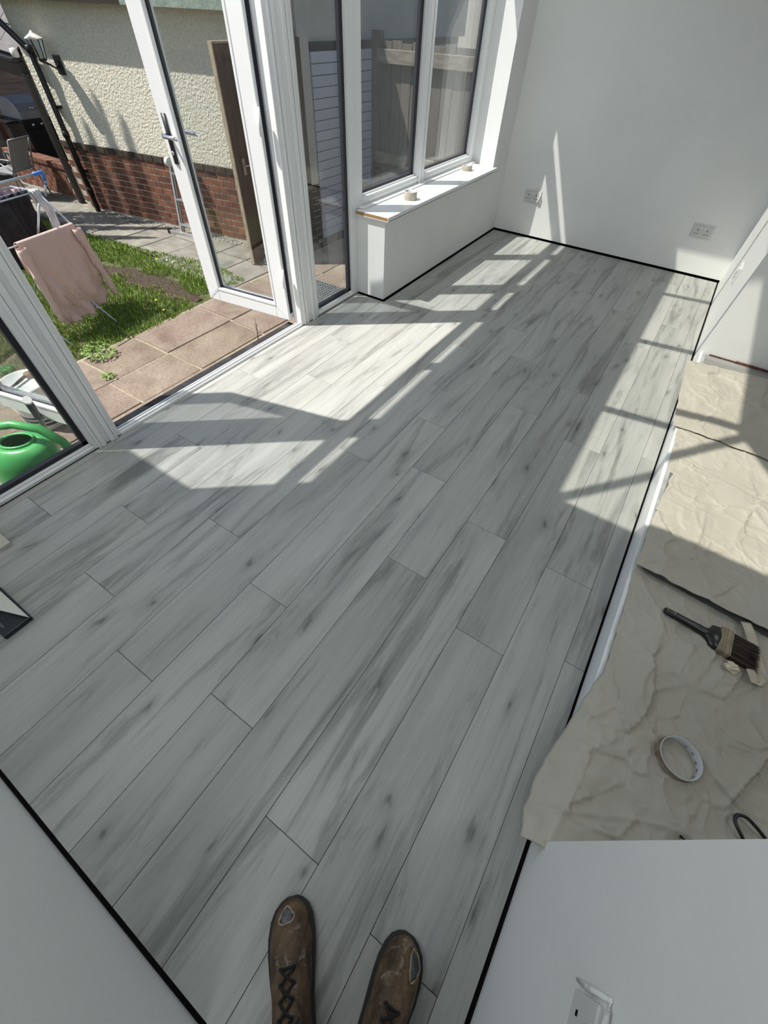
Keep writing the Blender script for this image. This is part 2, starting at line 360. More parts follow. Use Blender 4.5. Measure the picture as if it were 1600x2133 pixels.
# ------------------------------------------------------------------ french door leaves
def leaf(par,L_,side):
    """local: x along the leaf from hinge, y thickness (0..-.06*side inner face at y=0), z up"""
    st=.100; H=1.955; z0=.03; y0,y1=0,.062
    f=MB()
    B(0,st,y0,y1,z0,z0+H).build('hinge_stile',M_upvc,par,bevel=.004,world=False)
    fs=B(L_-st,L_,y0,y1,z0,z0+H).build('lock_stile',M_upvc,par,bevel=.004,world=False)
    B(st,L_-st,y0,y1,z0,z0+.085).build('bottom_rail',M_upvc,par,bevel=.004,world=False)
    B(st,L_-st,y0,y1,z0+H-.09,z0+H).build('top_rail',M_upvc,par,bevel=.004,world=False)
    gk=MB()
    a,b,c,d=st,L_-st,z0+.085,z0+H-.09
    for p,q,r,s in ((a,a+.016,c,d),(b-.016,b,c,d),(a,b,c,c+.012),(a,b,d-.012,d)): gk.box(p,q,.022,.044,r,s)
    gk.build('gasket',M_gasket,par,world=False)
    bd=MB()
    for yy0,yy1 in ((-.003,.022),(.044,.065)):
        for p,q,r,s in ((a-.006,a+.010,c-.006,d+.006),(b-.010,b+.006,c-.006,d+.006),(a,b,c-.006,c+.010),(a,b,d-.010,d+.006)): bd.box(p,q,yy0,yy1,r,s)
    bd.build('bead',M_bead,par,bevel=.002,world=False)
    B(a+.004,b-.004,.026,.040,c+.004,d-.004).build('pane',M_glass,par,world=False)
    # mitre lines at the lower corners
    ml=MB()
    for xx,dx in ((L_,-1),(0,1)):
        ml.obox((xx,-.0035,z0+.002),(dx*st*.98,0,.083),(0,.001,0),(0.0012,0,.0012))
    ml.build('mitre_joint',mat('joint_grey',(.3,.3,.3),.6),par,world=False)
    # handle sets
    hx=L_-.045
    for yy,sg in ((0,-1),(.062,1)):
        pl=MB().tube([(hx,yy+sg*.004,.815),(hx,yy+sg*.004,1.035)],.016,10)
        pl.v=[(x,yy+(y-yy)*.5,z) for x,y,z in pl.v]
        h=pl.build('handle_plate',M_black if sg<0 else M_chrome,par,world=False)
        MB().tube([(hx,yy,.945),(hx,yy+sg*.045,.945),(hx-.015,yy+sg*.052,.945),(hx-.07,yy+sg*.052,.942),(hx-.115,yy+sg*.050,.938)],[.010,.010,.0105,.010,.008],10).build('lever',M_chrome,h,world=False)
        MB().lathe([(0,-.004),(.009,-.004),(.009,.004),(0,.004)],(hx,yy+sg*.009,.865),12,axis='y').build('key_barrel',M_chrome,h,world=False)
    hg=MB()
    for z in (.25,1.0,1.75): hg.tube([(-.008,-.008,z),(-.008,-.008,z+.11)],.010,8)
    hg.build('hinge',M_upvc,par,world=False)
    B(-.002,.0,.02,.05,z0+.04,z0+H-.04).build('edge_gasket',M_gasket,par,world=False)
# right leaf: inner face looks at the camera (-Y side)
u=Vector((-.70,-.09,0)); 
dr=thing('door_1','open white french door leaf with a black handle plate','door',(-2.105,2.048,0),math.atan2(u.y,u.x),kind='structure')
leaf(dr,.706,1)
for ch in dr.children:
    pass
# local +x points out to the garden; local +y is then -Y world: flip so that thickness goes away from the camera
dr.scale=(1,-1,1)
u=Vector((-.97,-.24,0))
dl=thing('door_2','second white french door leaf folded back outside the side window','door',(-2.115,.625,0),math.atan2(u.y,u.x),kind='structure')
leaf(dl,.706,1)

# ------------------------------------------------------------------ unseen fill lights added in the ceiling to brighten the room
M_fill=bpy.data.materials.new('fill_light_glow'); M_fill.use_nodes=True
_b=M_fill.node_tree.nodes['Principled BSDF']; sock(_b,'Emission Color',(.92,.99,1,1)); sock(_b,'Emission Strength',FILL)
for x,y,lb in ((-1.62,-.18,'added round fill light above the flooring box'),(-.75,-.20,'added round fill light above the boots'),(-1.62,1.75,'added round fill light above the french doors'),(-1.62,3.6,'added round fill light above the window sill'),(1.35,.75,'added round fill light above the paint brush side'),(1.35,2.2,'added round fill light deep in the raised room'),(.12,-1.05,'added round fill light in the passage behind the boots')):
    t=thing('added_fill_light',lb,'added fill light',(x,y,2.3),group='added fill lights')
    MB().lathe([(.16,-.012),(.175,-.010),(.178,-.001),(.16,-.001)],(0,0,0),32).build('trim_ring',M_white,t,world=False)
    MB().lathe([(0,-.009),(.16,-.009)],(0,0,0),32).build('fill_disc',M_fill,t,world=False)

struct(MB().box(XR+.05,XR+.62,3.190,3.199,.104,.111).box(XR+.20,XR+.50,3.186,3.199,.104,.116),'trim_6',noisy('raw_brown_edge',(.07,.03,.02),(.16,.08,.055),25,.9,.6,60),'raw brown gap at the foot of the return wall','gap')

# ================================================================== GARDEN
G=-.80
M_soil=noisy('dark_soil',(.035,.022,.014),(.085,.058,.04),30,.95,.8,60,bd=.02)
M_concrete=noisy('grey_concrete_slab',(.165,.158,.135),(.265,.253,.215),4,.9,.5,70,bd=.006)
struct(B(-40,-2.085,-30,40,G-.25,G-.045),'ground',M_soil,'dark bare ground under lawn and paving','ground')
# steps below the door
st=thing('trim_5','two grey concrete steps outside the french doors','steps',(-2.3,1.36,G),kind='structure')
B(-2.40,-2.09,.72,2.20,G-.04,-.30).build('step',M_concrete,st,bevel=.008); MB().prism([(-2.96,.02),(-2.09,.02),(-2.09,.715),(-2.405,.715),(-2.405,2.20),(-2.80,2.20),(-2.80,.62),(-2.96,.62)],G-.04,-.52).build('step',M_concrete,st,bevel=.008)
# patio slabs ---------------------------------------------------------------
def sandstone():
    m=mat('buff_sandstone',(.4,.3,.2),.85); v=coords(m,(1,1,1),True)
    n=noisetex(m,v,2.2,6,.6,.6); n2=noisetex(m,v,45,3)
    oi=N(m,'ShaderNodeObjectInfo')
    a=ramp(m,n,((.3,(.15,.112,.083)),(.5,(.225,.178,.135)),(.7,(.285,.235,.182))))
    b=ramp(m,n,((.3,(.165,.115,.092)),(.5,(.235,.180,.147)),(.7,(.285,.228,.188))))
    c=mixc(m,oi.outputs['Random'],a,b); s=ramp(m,n2,((.35,(.82,.82,.8)),(.65,(1.08,1.08,1.07))))
    setcol(m,mixc(m,1,c,s,'MULTIPLY')); bump(m,noisetex(m,v,9,6,.65,.5),.55,.02); return m
M_sand=sandstone()
M_grout=noisy('sandy_grout',(.29,.245,.175),(.37,.325,.24),25,.95,.3,80)
patio=tag(B(-4.43,-2.085,-2.4,9.0,G-.06,G-.008).build('patio',M_grout),'buff sandstone patio of uneven slabs outside the doors','patio',kind='structure')
rnd=random.Random(3)
xe=[-4.40,-3.845,-3.36,-2.80,-2.30,-2.09]
for i,(x0,x1) in enumerate(zip(xe[:-1],xe[1:])):
    y=-2.3+.2*i; ys=[]
    fixed={0:[2.02,2.87,3.7,4.45,5.3],1:[1.38,2.03,2.86,3.72,4.3,5.1],2:[.9,1.55,2.2,2.85,3.6,4.25,5.2]}.get(i,[])
    ys=[y]
    while ys[-1]<(fixed[0]-.5 if fixed else 8.8): ys.append(ys[-1]+rnd.choice((.45,.6,.75)))
    if fixed:
        ys=[q for q in ys if q<fixed[0]-.3]+fixed
        while ys[-1]<8.8: ys.append(ys[-1]+rnd.choice((.45,.6,.75)))
    for a,b in zip(ys[:-1],ys[1:]):
        cx,cy=(x0+x1)/2,(a+b)/2; hx,hy=(x1-x0)/2-.008,(b-a)/2-.008
        poly=[]
        for (px_,py_) in ((-hx,-hy),(0,-hy),(hx,-hy),(hx,0),(hx,hy),(0,hy),(-hx,hy),(-hx,0)):
            poly.append((px_+rnd.uniform(-.006,.004)*(1 if px_>0 else -1),py_+rnd.uniform(-.006,.004)*(1 if py_>0 else -1)))
        o=MB().prism(poly,-.04,rnd.uniform(-.004,.006)).build('paving_slab',M_sand,patio,bevel=.006,world=False)
        o.location=(cx,cy,G)
# concrete path along the garage -------------------------------------------
path=tag(B(-10.4,-4.43,3.50,4.86,G-.06,G-.012).build('path',noisy('path_joint',(.16,.15,.13),(.24,.23,.2),20,.95)),'grey concrete slab path along the brick garage wall','path',kind='structure')
for i in range(12):
    x1=-4.44-.5*i
    for a,b in ((3.40 if i<3 else 3.52,4.16),(4.17,4.80)):
        o=B(-.242,.242,-(b-a)/2+.006,(b-a)/2-.006,-.05,rnd.uniform(-.004,.004)).build('path_slab',M_concrete,path,bevel=.005,world=False)
        o.location=(x1-.25,(a+b)/2+ .0*i,G)
# lawn ------------------------------------------------------------------------
lawn_poly=[(-4.40,1.79),(-4.36,2.30),(-4.42,3.05),(-4.50,3.40),(-4.46,3.70),(-5.0,3.78),(-5.45,3.74),(-6.3,3.57),(-7.0,3.50),(-7.74,3.40),(-9.6,3.30),(-9.6,-2.4),(-4.55,-2.4),(-4.50,.9)]
M_lawn=noisy('lawn_earth',(.05,.055,.02),(.10,.11,.04),12,.95,.6,60)
lawn=tag(MB().prism(lawn_poly,G-.05,G-.012).build('lawn_bed',M_lawn),'earth bed under the lawn beside the patio','lawn',kind='structure')
def inpoly(x,y,P):
    c=False; j=len(P)-1
    for i in range(len(P)):
        if (P[i][1]>y)!=(P[j][1]>y) and x<(P[j][0]-P[i][0])*(y-P[i][1])/(P[j][1]-P[i][1])+P[i][0]: c=not c
        j=i
    return c
def bare(x,y):      # worn muddy strip through the lawn
    yc=3.03+.05*math.sin(x*3)+ .10*(x+4.5); d=abs(y-yc)
    return (x>-6.4) and d < .17+.22*noise.noise(Vector((x*3.3,y*3.3,0)))-.02
vs=[];fs=[];mi=[]
rg=random.Random(11)
def blade(x,y,h,dry):
    a=rg.uniform(0,6.28); wd=rg.uniform(.003,.0055); le=rg.uniform(.2,.8)*h; b=rg.uniform(0,6.28)
    dx,dy=math.cos(a)*wd,math.sin(a)*wd; ex,ey=math.cos(b)*le,math.sin(b)*le
    k=len(vs)
    vs.extend([(x-dx,y-dy,G-.012),(x+dx,y+dy,G-.012),(x+ex*.4+dx*.7,y+ey*.4+dy*.7,G+h*.6),(x+ex*.4-dx*.7,y+ey*.4-dy*.7,G+h*.6),(x+ex,y+ey,G+h)])
    fs.extend([(k,k+1,k+2,k+3),(k+3,k+2,k+4)]); mi.extend([dry,dry])
n=0
while n<52000:
    x=rg.uniform(-8.6,-4.32) if rg.random()<.85 else rg.uniform(-9.5,-8.4); y=rg.uniform(.3,3.85)
    if not inpoly(x,y,lawn_poly): continue
    if bare(x,y) and rg.random()<.93: n+=1; continue
    dn=noise.noise(Vector((x*1.7,y*1.7,3))); 
    dryp=max(0,min(1,(1.6-y)*.8+.15+dn*.5))
    h=rg.uniform(.018,.045)*(1+.5*dn); dry=1 if rg.random()<dryp else (2 if rg.random()<.25 else 0)
    blade(x,y,max(.012,h),dry); n+=1
me=bpy.data.meshes.new('grass'); me.from_pydata(vs,[],fs); me.update()
go=bpy.data.objects.new('grass',me); C.objects.link(go)
for m in (noisy('grass_green',(.14,.235,.02),(.22,.34,.045),3,.6),noisy('grass_dry',(.25,.22,.09),(.34,.30,.14),3,.7),noisy('grass_lime',(.20,.29,.05),(.25,.34,.08),3,.6)): me.materials.append(m)
me.polygons.foreach_set('material_index',mi)
tag(go,'short green grass with dry patches beside the patio','grass',kind='stuff')
# soil patch, weeds at the kerb
sp=MB(); P=[]
for i in range(26):
    x=-4.50-.072*i; yc=3.03+.05*math.sin(x*3)+.10*(x+4.5); P.append((x,yc))
vv=[];ff=[]
for i,(x,yc) in enumerate(P):
    wd=.20*math.sin(math.pi*(i+.6)/26.5)+.05+.06*noise.noise(Vector((i*.5,2,0)))
    for j in range(7):
        q=j/6*2-1; vv.append((x,yc+q*wd,G-.016+.020*(1-q*q)+.012*noise.noise(Vector((x*14,q*4,1)))))
for i in range(25):
    for j in range(6): ff.append((i*7+j,(i+1)*7+j,(i+1)*7+j+1,i*7+j+1))
tag(MB().add(vv,ff,True).build('soil_patch',M_soil),'strip of bare dark soil across the lawn','soil',kind='stuff')
M_yel=mat('dandelion_yellow',(.85,.62,.03),.6); M_stem=mat('stem_green',(.10,.18,.03),.6); M_wfl=mat('daisy_white',(.85,.85,.80),.6)
for i,(x,y,c,lb) in enumerate(((-5.75,3.38,1,'yellow dandelion head beside the shirt on the airer'),(-5.52,3.45,0,'white daisy nearest the garage path'),(-4.78,2.62,1,'yellow dandelion between soil strip and patio'),(-5.62,3.43,0,'white daisy beside the dandelion near the shirt'),(-4.52,2.52,1,'small yellow dandelion closest to the patio edge'))):
    t=thing('dandelion' if c else 'daisy',lb,'flower',(x,y,G),group='wild flowers in the lawn')
    MB().tube([(x,y,G-.01),(x+.004,y,G+.05)],.0018,5).build('stem',M_stem,t)
    MB().lathe([(0,.054),(.012,.053),(.016,.056),(.010,.060),(0,.061)],(x+.004,y,G),10).build('flower_head',M_yel if c else M_wfl,t)
# low creeping weed by the patio edge
def weed(name,label,x,y,n,r,hmax,m):
    mb=MB(); rr=random.Random(int(abs(x*100)))
    for i in range(n):
        a=rr.uniform(0,6.28); d=r*math.sqrt(rr.random()); cx,cy=x+d*math.cos(a),y+d*math.sin(a)*.7; z=G+rr.uniform(.008,hmax); s=rr.uniform(.010,.022); b=rr.uniform(0,6.28)
        u=Vector((math.cos(b),math.sin(b),rr.uniform(-.3,.4)))*s; v=Vector((-math.sin(b),math.cos(b),rr.uniform(-.3,.3)))*s*.5; c=Vector((cx,cy,z))
        mb.add([c-u,c-v,c+u,c+v,c+Vector((0,0,-.0015))],[(0,1,2,3),(1,0,4),(2,1,4),(3,2,4),(0,3,4)])
    return tag(mb.build(name,m),label,'weed',kind='stuff')
M_weed=noisy('weed_green',(.10,.18,.03),(.20,.30,.07),40,.6)
weed('weed','leafy green weeds growing at the patio edge',-4.36,1.62,260,.20,.05,M_weed)
weed('weed','small weed growing in a patio joint',-3.93,1.44,50,.08,.03,M_weed)
tw=thing('twig','thin bare brown twig growing in the patio joint by the threshold','plant',(-3.33,2.75,G))
M_twig=mat('twig_brown',(.09,.04,.03),.8)
a=Vector((-3.33,2.75,G))
MB().tube([a,a+Vector((.0,.01,.07)),a+Vector((.02,0,.14)),a+Vector((.0,.01,.21))],[.005,.004,.003,.0015],6).build('stem',M_twig,tw)
for k,(z,dx,dy) in enumerate(((.06,.05,.03),(.09,-.05,.02),(.13,.045,-.02),(.15,-.03,.03),(.03,.06,-.02))):
    p=a+Vector((.008,.004,z)); MB().tube([p,p+Vector((dx*.5,dy*.5,.02)),p+Vector((dx,dy,.055))],[.003,.0022,.001],5).build('side_shoot',M_twig,tw)
# gravel at the wall foot
mb=MB(); rr=random.Random(5)
ico=[Vector(v) for v in ((1,0,0),(-1,0,0),(0,1,0),(0,-1,0),(0,0,1),(0,0,-1))]
for i in range(260):
    s=rr.random(); x=-4.95-s*2.9 if i<180 else rr.uniform(-5.5,-4.95); yw=4.76+.16*(x+4.65); y=yw-rr.random()**2*.13-.02; r=rr.uniform(.008,.02)
    P=[(Vector((x,y,G+.008))+v*r*rr.uniform(.6,1.1)) for v in ico]
    mb.add(P,[(0,2,4),(2,1,4),(1,3,4),(3,0,4),(2,0,5),(1,2,5),(3,1,5),(0,3,5)])
tag(mb.build('gravel',noisy('pale_gravel',(.30,.29,.26),(.55,.53,.48),9,.9)),'loose pale gravel along the foot of the brick wall','gravel',kind='stuff')

# ------------------------------------------------------------------ garage
gar=thing('garage','cream roughcast garage with a brick plinth and white slatted door','garage',(-6.2,5.6,G))
W0=Vector((-4.65,4.795,0)); D=Vector((-.987,-.160,0)); Nn=Vector((.160,-.987,0))  # along wall, outward normal
WL=3.92
def wbox(mb,s0,s1,d0,d1,z0,z1): return mb.obox(W0+D*s0+Nn*d0+Vector((0,0,z0)),D*(s1-s0),Nn*(d1-d0),Vector((0,0,z1-z0)))
M_mortar=noisy('brick_mortar',(.44,.385,.30),(.55,.49,.39),30,.95)
M_brick=noisy('red_brown_brick',(.115,.045,.028),(.24,.105,.062),6,.85,.5,90,rand=True,lo=.3,hi=.7,bd=.004)
bc=M_brick; oi=N(bc,'ShaderNodeObjectInfo'); lk=[l for l in bc.node_tree.links if l.to_socket.name=='Base Color'][0].from_socket
setcol(bc,mixc(bc,1.0,lk,ramp(bc,oi.outputs['Random'],((0,(.5,.48,.5)),(.25,(.85,.85,.85)),(.7,(1.05,1,.95)),(1,(1.35,1.25,1.1)))),'MULTIPLY'))
M_trimb=noisy('dark_brick_course',(.035,.028,.02),(.075,.058,.042),14,.85,.5,80)
zt=.045
wbox(MB(),0,WL,-.22,.0,zt-.02,1.40).build('side_wall',M_render,gar)
pl=wbox(MB(),0,WL,-.22,.004,G-.05,zt-.06).build('brick_plinth',M_mortar,gar)
ch=.0745; nb=10; bp=.178
brick_me=None
ang=math.atan2(D.y,D.x)
def place_brick(par,me_o,p,scale=(1,1,1),rz=ang):
    o=me_o.copy(); C.objects.link(o); o.parent=par
    o.location=p-par.matrix_basis.translation-(par.parent.matrix_basis.translation if par.parent else Vector((0,0,0)))
    o.rotation_euler=(0,0,rz); o.scale=scale; return o
b0=B(-(bp-.011)/2,(bp-.011)/2,-.03,.03,-.0315,.0315).build('brick',M_brick,pl,bevel=.003,world=False,seg=1)
first=True
for r in range(nb):
    off=0 if r%2 else bp/2
    k=int(WL/bp)
    for i in range(k+1):
        s=off+bp*(i)+ (bp/2 if False else 0)
        if s<bp/2 or s>WL-bp/2: 
            continue
        p=W0+D*s+Nn*(-.019+random.uniform(-.002,.002))+Vector((0,0,zt-.066-ch*(r+.5)-.01))
        if first:
            b0.location=p-gar.location; b0.rotation_euler=(0,0,ang); first=False
        else: place_brick(pl,b0,p)
tc_=wbox(MB(),0,WL,-.2,.002,zt-.075,zt-.015).build('dark_course',M_mortar,gar)
tb=B(-.085,.085,-.035,.035,-.034,.034).build('brick',M_trimb,tc_,bevel=.004,world=False,seg=1); first=True
for i in range(int(WL/.178)):
    p=W0+D*(.09+.178*i)+Nn*(-.012)+Vector((0,0,zt-.040))
    if first: tb.location=p-gar.location; tb.rotation_euler=(0,0,ang); first=False
    else: place_brick(tc_,tb,p)
# eaves
M_felt=noisy('green_roof_felt',(.20,.27,.23),(.33,.40,.35),9,.85,.4,40)
M_soff=mat('dark_brown_soffit',(.03,.024,.018),.7)
wbox(MB(),-.05,WL+.15,-.25,.13,1.385,1.44).build('soffit',M_soff,gar)
fa=wbox(MB(),-.10,1.75,.13,.155,1.365,1.52).build('felt_edge',M_felt,gar)
wbox(MB(),1.75,WL+.2,.13,.155,1.365,1.52).build('fascia',M_soff,gar)
q0=W0+Nn*.16+D*(-.1)+Vector((0,0,1.50)); q1=W0+Nn*.16+D*(WL+.2)+Vector((0,0,1.50))
slab(MB(),q0,q1,q1-Nn*2.6+Vector((0,0,.9)),q0-Nn*2.6+Vector((0,0,.9)),-.05).build('roof',M_felt,gar)
# back / front walls
M_render2=noisy('grey_cream_render',(.40,.385,.335),(.47,.455,.40),3,.9,.5,120,bd=.006)
B(-4.86,-4.70,4.86,5.27,G-.05,1.80).build('front_wall',M_render2,gar)
B(-4.86,-4.64,5.27,5.46,-.13,1.80).build('pier',M_render2,gar)
pr=B(-4.86,-4.648,5.275,5.455,G-.05,-.13).build('pier_base',M_mortar,gar)
for r in range(9):
    for (y0,y1) in (((5.27,5.40),(5.41,5.46)) if r%2 else ((5.27,5.32),(5.33,5.46))):
        B(-4.70,-4.635,y0,y1,G+.005+ch*r,G+.067+ch*r).build('brick',M_trimb,pr,bevel=.003,seg=1)
B(-4.86,-4.66,5.46,9.5,1.16,1.80).build('front_wall_upper',M_render2,gar)
B(-4.70,-4.62,5.46,9.2,1.085,1.16).build('lintel',M_blackm,gar)
B(-8.5,-4.86,9.3,9.5,G,1.80).build('rear_wall',M_render2,gar)
M_slat=noisy('white_blue_slat',(.42,.44,.49),(.47,.49,.54),3,.5)
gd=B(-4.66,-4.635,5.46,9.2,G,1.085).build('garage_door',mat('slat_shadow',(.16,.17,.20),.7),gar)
for i in range(19):
    z0=G+.01+.099*i
    if z0+.09>1.085: break
    B(-4.640,-4.618,5.47,9.2,z0,z0+.092).build('slat',M_slat,gd,bevel=.004)
# brown wooden door leaf, standing open at the garage corner
M_bdoor=noisy('dark_brown_wood',(.045,.026,.016),(.085,.055,.036),4,.65,.25,30,(9,9,1),bd=.004)
M_bedge=noisy('pale_door_edge',(.30,.24,.17),(.40,.33,.24),20,.8)
bd_=thing('wooden_door','dark brown wooden door standing open at the garage corner','door',(-4.75,4.5,G))
B(-4.775,-4.725,4.125,4.215,G+.01,1.165).build('stile',M_bdoor,bd_,bevel=.003); B(-4.775,-4.725,4.78,4.87,G+.01,1.165).build('stile',M_bdoor,bd_,bevel=.003)
B(-4.773,-4.727,4.215,4.78,1.055,1.165).build('rail',M_bdoor,bd_,bevel=.003); B(-4.773,-4.727,4.215,4.78,G+.01,G+.19).build('rail',M_bdoor,bd_,bevel=.003)
for i in range(5): B(-4.765,-4.742,4.216+.113*i,4.216+.113*(i+1)-.003,G+.19,1.055).build('board',M_bdoor,bd_,bevel=.003)
B(-4.777,-4.724,4.112,4.125,G+.01,1.165).build('edge_lipping',M_bedge,bd_); B(-4.78,-4.72,4.112,4.87,1.165,1.180).build('top_capping',M_bedge,bd_)
M_brass=mat('dull_brass',(.50,.42,.34),.4,.7)
h=B(-4.725,-4.718,4.225,4.265,.135,.285).build('handle_plate',M_brass,bd_,bevel=.002)
MB().tube([(-4.72,4.245,.225),(-4.68,4.245,.225),(-4.675,4.26,.225),(-4.675,4.36,.222)],.009,8).build('lever',M_brass,h)
fp=thing('door_post','dark wooden door post beside the garage pier','post',(-4.76,5.12,G))
B(-4.70,-4.60,5.0,5.265,G-.03,1.20).build('post',M_bdoor,fp,bevel=.004); B(-4.60,-4.57,5.10,5.16,G,1.26).build('cover_strip',noisy('worn_brown_wood',(.10,.08,.06),(.17,.14,.11),5,.8,.3,30,(9,9,1)),fp,bevel=.003)
B(-4.70,-4.56,4.90,5.265,G-.03,G+.07).build('threshold_sill',M_bdoor,fp,bevel=.004)
# coil of white hose at its foot
hs=thing('hose','coil of white hose lying at the foot of the brown door','hose',(-4.62,4.40,G))
for k in range(5):
    c=Vector((-4.62+.004*k,4.40+.006*k,G+.012+.016*k)); r=.17-.012*(k%3)
    MB().tube([c+Vector((r*.72*math.cos(a),r*math.sin(a),.03*math.sin(a+k)+.03)) for a in [2*math.pi*i/28 for i in range(28)]],.009,6,closed=True).build('coil',M_white,hs)
# downpipe
M_pipe=mat('black_pipe',(.010,.010,.012),.35)
dp=thing('downpipe','black downpipe with a swan neck on the garage wall','pipe',(-8.24,4.15,G))
def wpt(s,d,z): return W0+D*s+Nn*d+Vector((0,0,z))
s_=3.63
MB().tube([wpt(s_+.42,.20,1.40),wpt(s_+.34,.18,1.28),wpt(s_+.05,.09,.98),wpt(s_,.075,.93),wpt(s_,.075,.2),wpt(s_,.075,G)],.036,10).build('pipe',M_pipe,dp)
for z in (.92,.1,-.55): MB().tube([wpt(s_,.075,z),wpt(s_,.075,z+.07)],.046,10).build('collar',M_pipe,dp)
for z in (.4,-.3): wbox(MB(),s_-.06,s_+.06,0,.06,z,z+.03).build('bracket',M_pipe,dp)
# wall lantern
wl=thing('outdoor_lantern','black wall lantern with a pale roof cap on the garage','lantern',tuple(wpt(3.34,.16,.86)))
p=wpt(3.34,.17,0)
def zz(z): return p+Vector((0,0,z))
MB().lathe([(.105,1.055),(.10,1.062),(.03,1.10),(.012,1.12),(0,1.125)],(p.x,p.y,0),6,False).build('roof_cap',mat('cream_cap',(.72,.70,.62),.5),wl)
for k in range(6):
    a=k*math.pi/3; MB().tube([zz(1.055)+Vector((.085*math.cos(a),.085*math.sin(a),0)),zz(.885)+Vector((.05*math.cos(a),.05*math.sin(a),0))],.005,5).build('cage_bar',M_blackm,wl)
MB().lathe([(.048,.885),(.080,1.053)],(p.x,p.y,0),6,False).build('glass_body',M_glass,wl)
MB().lathe([(0,.845),(.02,.855),(.055,.880),(.055,.888),(0,.888)],(p.x,p.y,0),10).build('base',M_blackm,wl)
MB().tube([zz(.865),wpt(3.32,.10,.83),wpt(3.30,.05,.80),wpt(3.28,.02,.83)],.011,8).build('arm',M_blackm,wl)
wbox(MB(),3.22,3.34,.0,.02,.74,.92).build('backplate',M_blackm,wl,bevel=.006)
# ladder leaning on the brick wall
M_alu=noisy('aluminium',(.55,.56,.57),(.68,.69,.70),6,.35,metal=.8,stretch=(1,1,.1))
ld=thing('ladder','folded aluminium ladder leaning on the garage bricks','ladder',(-6.25,4.33,G))
f0=Vector((-6.36,4.26,G+.02)); f1=Vector((-6.06,4.30,G+.02)); top=Vector((-.03,.16,.80))
for k in range(2):
    dv=Nn*(-.045*k)
    for f in (f0,f1):
        d_=(f1-f0).normalized()*.028
        MB().obox(f+dv-d_/2,d_,Nn*-.030,top).build('side_rail',M_alu,ld,bevel=.002)
    for z in (.10,.385,.67):
        q=top*(z/.80); MB().obox(f0+q+dv,(f1-f0),Nn*-.028,Vector((0,0,.022))).build('rung',M_alu,ld,bevel=.002)
for f in (f0,f1):
    c=f+top; MB().lathe([(0,-.03),(.052,-.03),(.056,0),(.052,.03),(0,.03)],tuple(c),16,axis='x').build('hinge_joint',noisy('worn_white_hinge',(.55,.57,.54),(.72,.73,.70),30,.5),ld)
sb=MB().obox(f0+Vector((-.20,-.06,-.02)),(f1-f0)*1.75,Vector((0,.05,0)),Vector((0,0,.045))).build('stabiliser_bar',M_alu,ld,bevel=.003)
MB().obox(f0+Vector((-.22,-.07,-.02)),Vector((.035,0,0)),Vector((0,.07,0)),Vector((0,0,.06))).build('rubber_foot',M_black,sb,bevel=.004)

# gate between garage and house -------------------------------------------
YG=6.60
M_gate=noisy('weathered_grey_wood',(.085,.075,.062),(.16,.145,.125),3,.85,.35,25,(14,14,1),bd=.004,lo=.3,hi=.7)
M_gatel=noisy('pale_weathered_rail',(.14,.125,.10),(.27,.25,.21),3,.9,.5,30,(2,9,9),lo=.3,hi=.7)
gt=thing('garden_gate','weathered grey boarded gate between garage and house','gate',(-3.5,YG,G))
B(-4.53,-4.40,YG-.03,YG+.07,G-.03,1.25).build('gate_post',M_gate,gt,bevel=.006)
for z,hh in ((.975,.125),(-.02,.12),(G+.12,.12)): B(-4.42,-2.25,YG-.075,YG-.01,z,z+hh).build('rail',M_gatel,gt,bevel=.005)
for i in range(14):
    x=-4.38+.152*i; B(x,x+.145,YG-.008+.004*(i%2),YG+.016+.004*(i%2),G+.04,1.165+.012*math.sin(i*2.3)).build('board',M_gate,gt,bevel=.003)
lt=B(-4.46,-4.37,YG-.045,YG-.03,-.115,-.085).build('latch',M_blackm,gt,bevel=.003)
MB().tube([(-4.45,YG-.04,-.20),(-4.45,YG-.06,-.16),(-4.45,YG-.06,-.04),(-4.45,YG-.04,.0)],.008,6).build('latch_handle',M_blackm,lt)
# house behind the gate
nh=thing('neighbour_house','brick and grey rendered house far behind the gate','house',(-4.5,13,G))
B(-9,-1,13.0,13.3,G-.1,4.2).build('wall',M_render2,nh); B(-5.75,-5.25,12.9,13.05,G-.1,1.62).build('brick_pier',M_brick,nh); B(-5.8,-5.2,12.86,13.1,1.62,1.72).build('coping',M_white,nh)
B(-5.9,-5.65,12.8,12.9,G-.1,1.35).build('dark_post',M_blackm,nh)
# doormat -----------------------------------------------------------------------
M_rub=noisy('grey_rubber',(.10,.105,.11),(.17,.175,.18),14,.8)
dm=thing('doormat','grey rubber grid doormat on the patio','doormat',(-3.5,4.0,G))
B(-3.75,-3.25,3.60,4.245,G+.002,G+.010).build('base',mat('mat_dark',(.05,.052,.055),.85),dm,bevel=.002)
mg=MB()
for i in range(13): mg.box(-3.745+.0405*i,-3.745+.0405*i+.016,3.605,4.24,G+.010,G+.019)
for i in range(16): mg.box(-3.745,-3.255,3.605+.0412*i,3.605+.0412*i+.012,G+.010,G+.0165)
mg.build('grid',M_rub,dm)

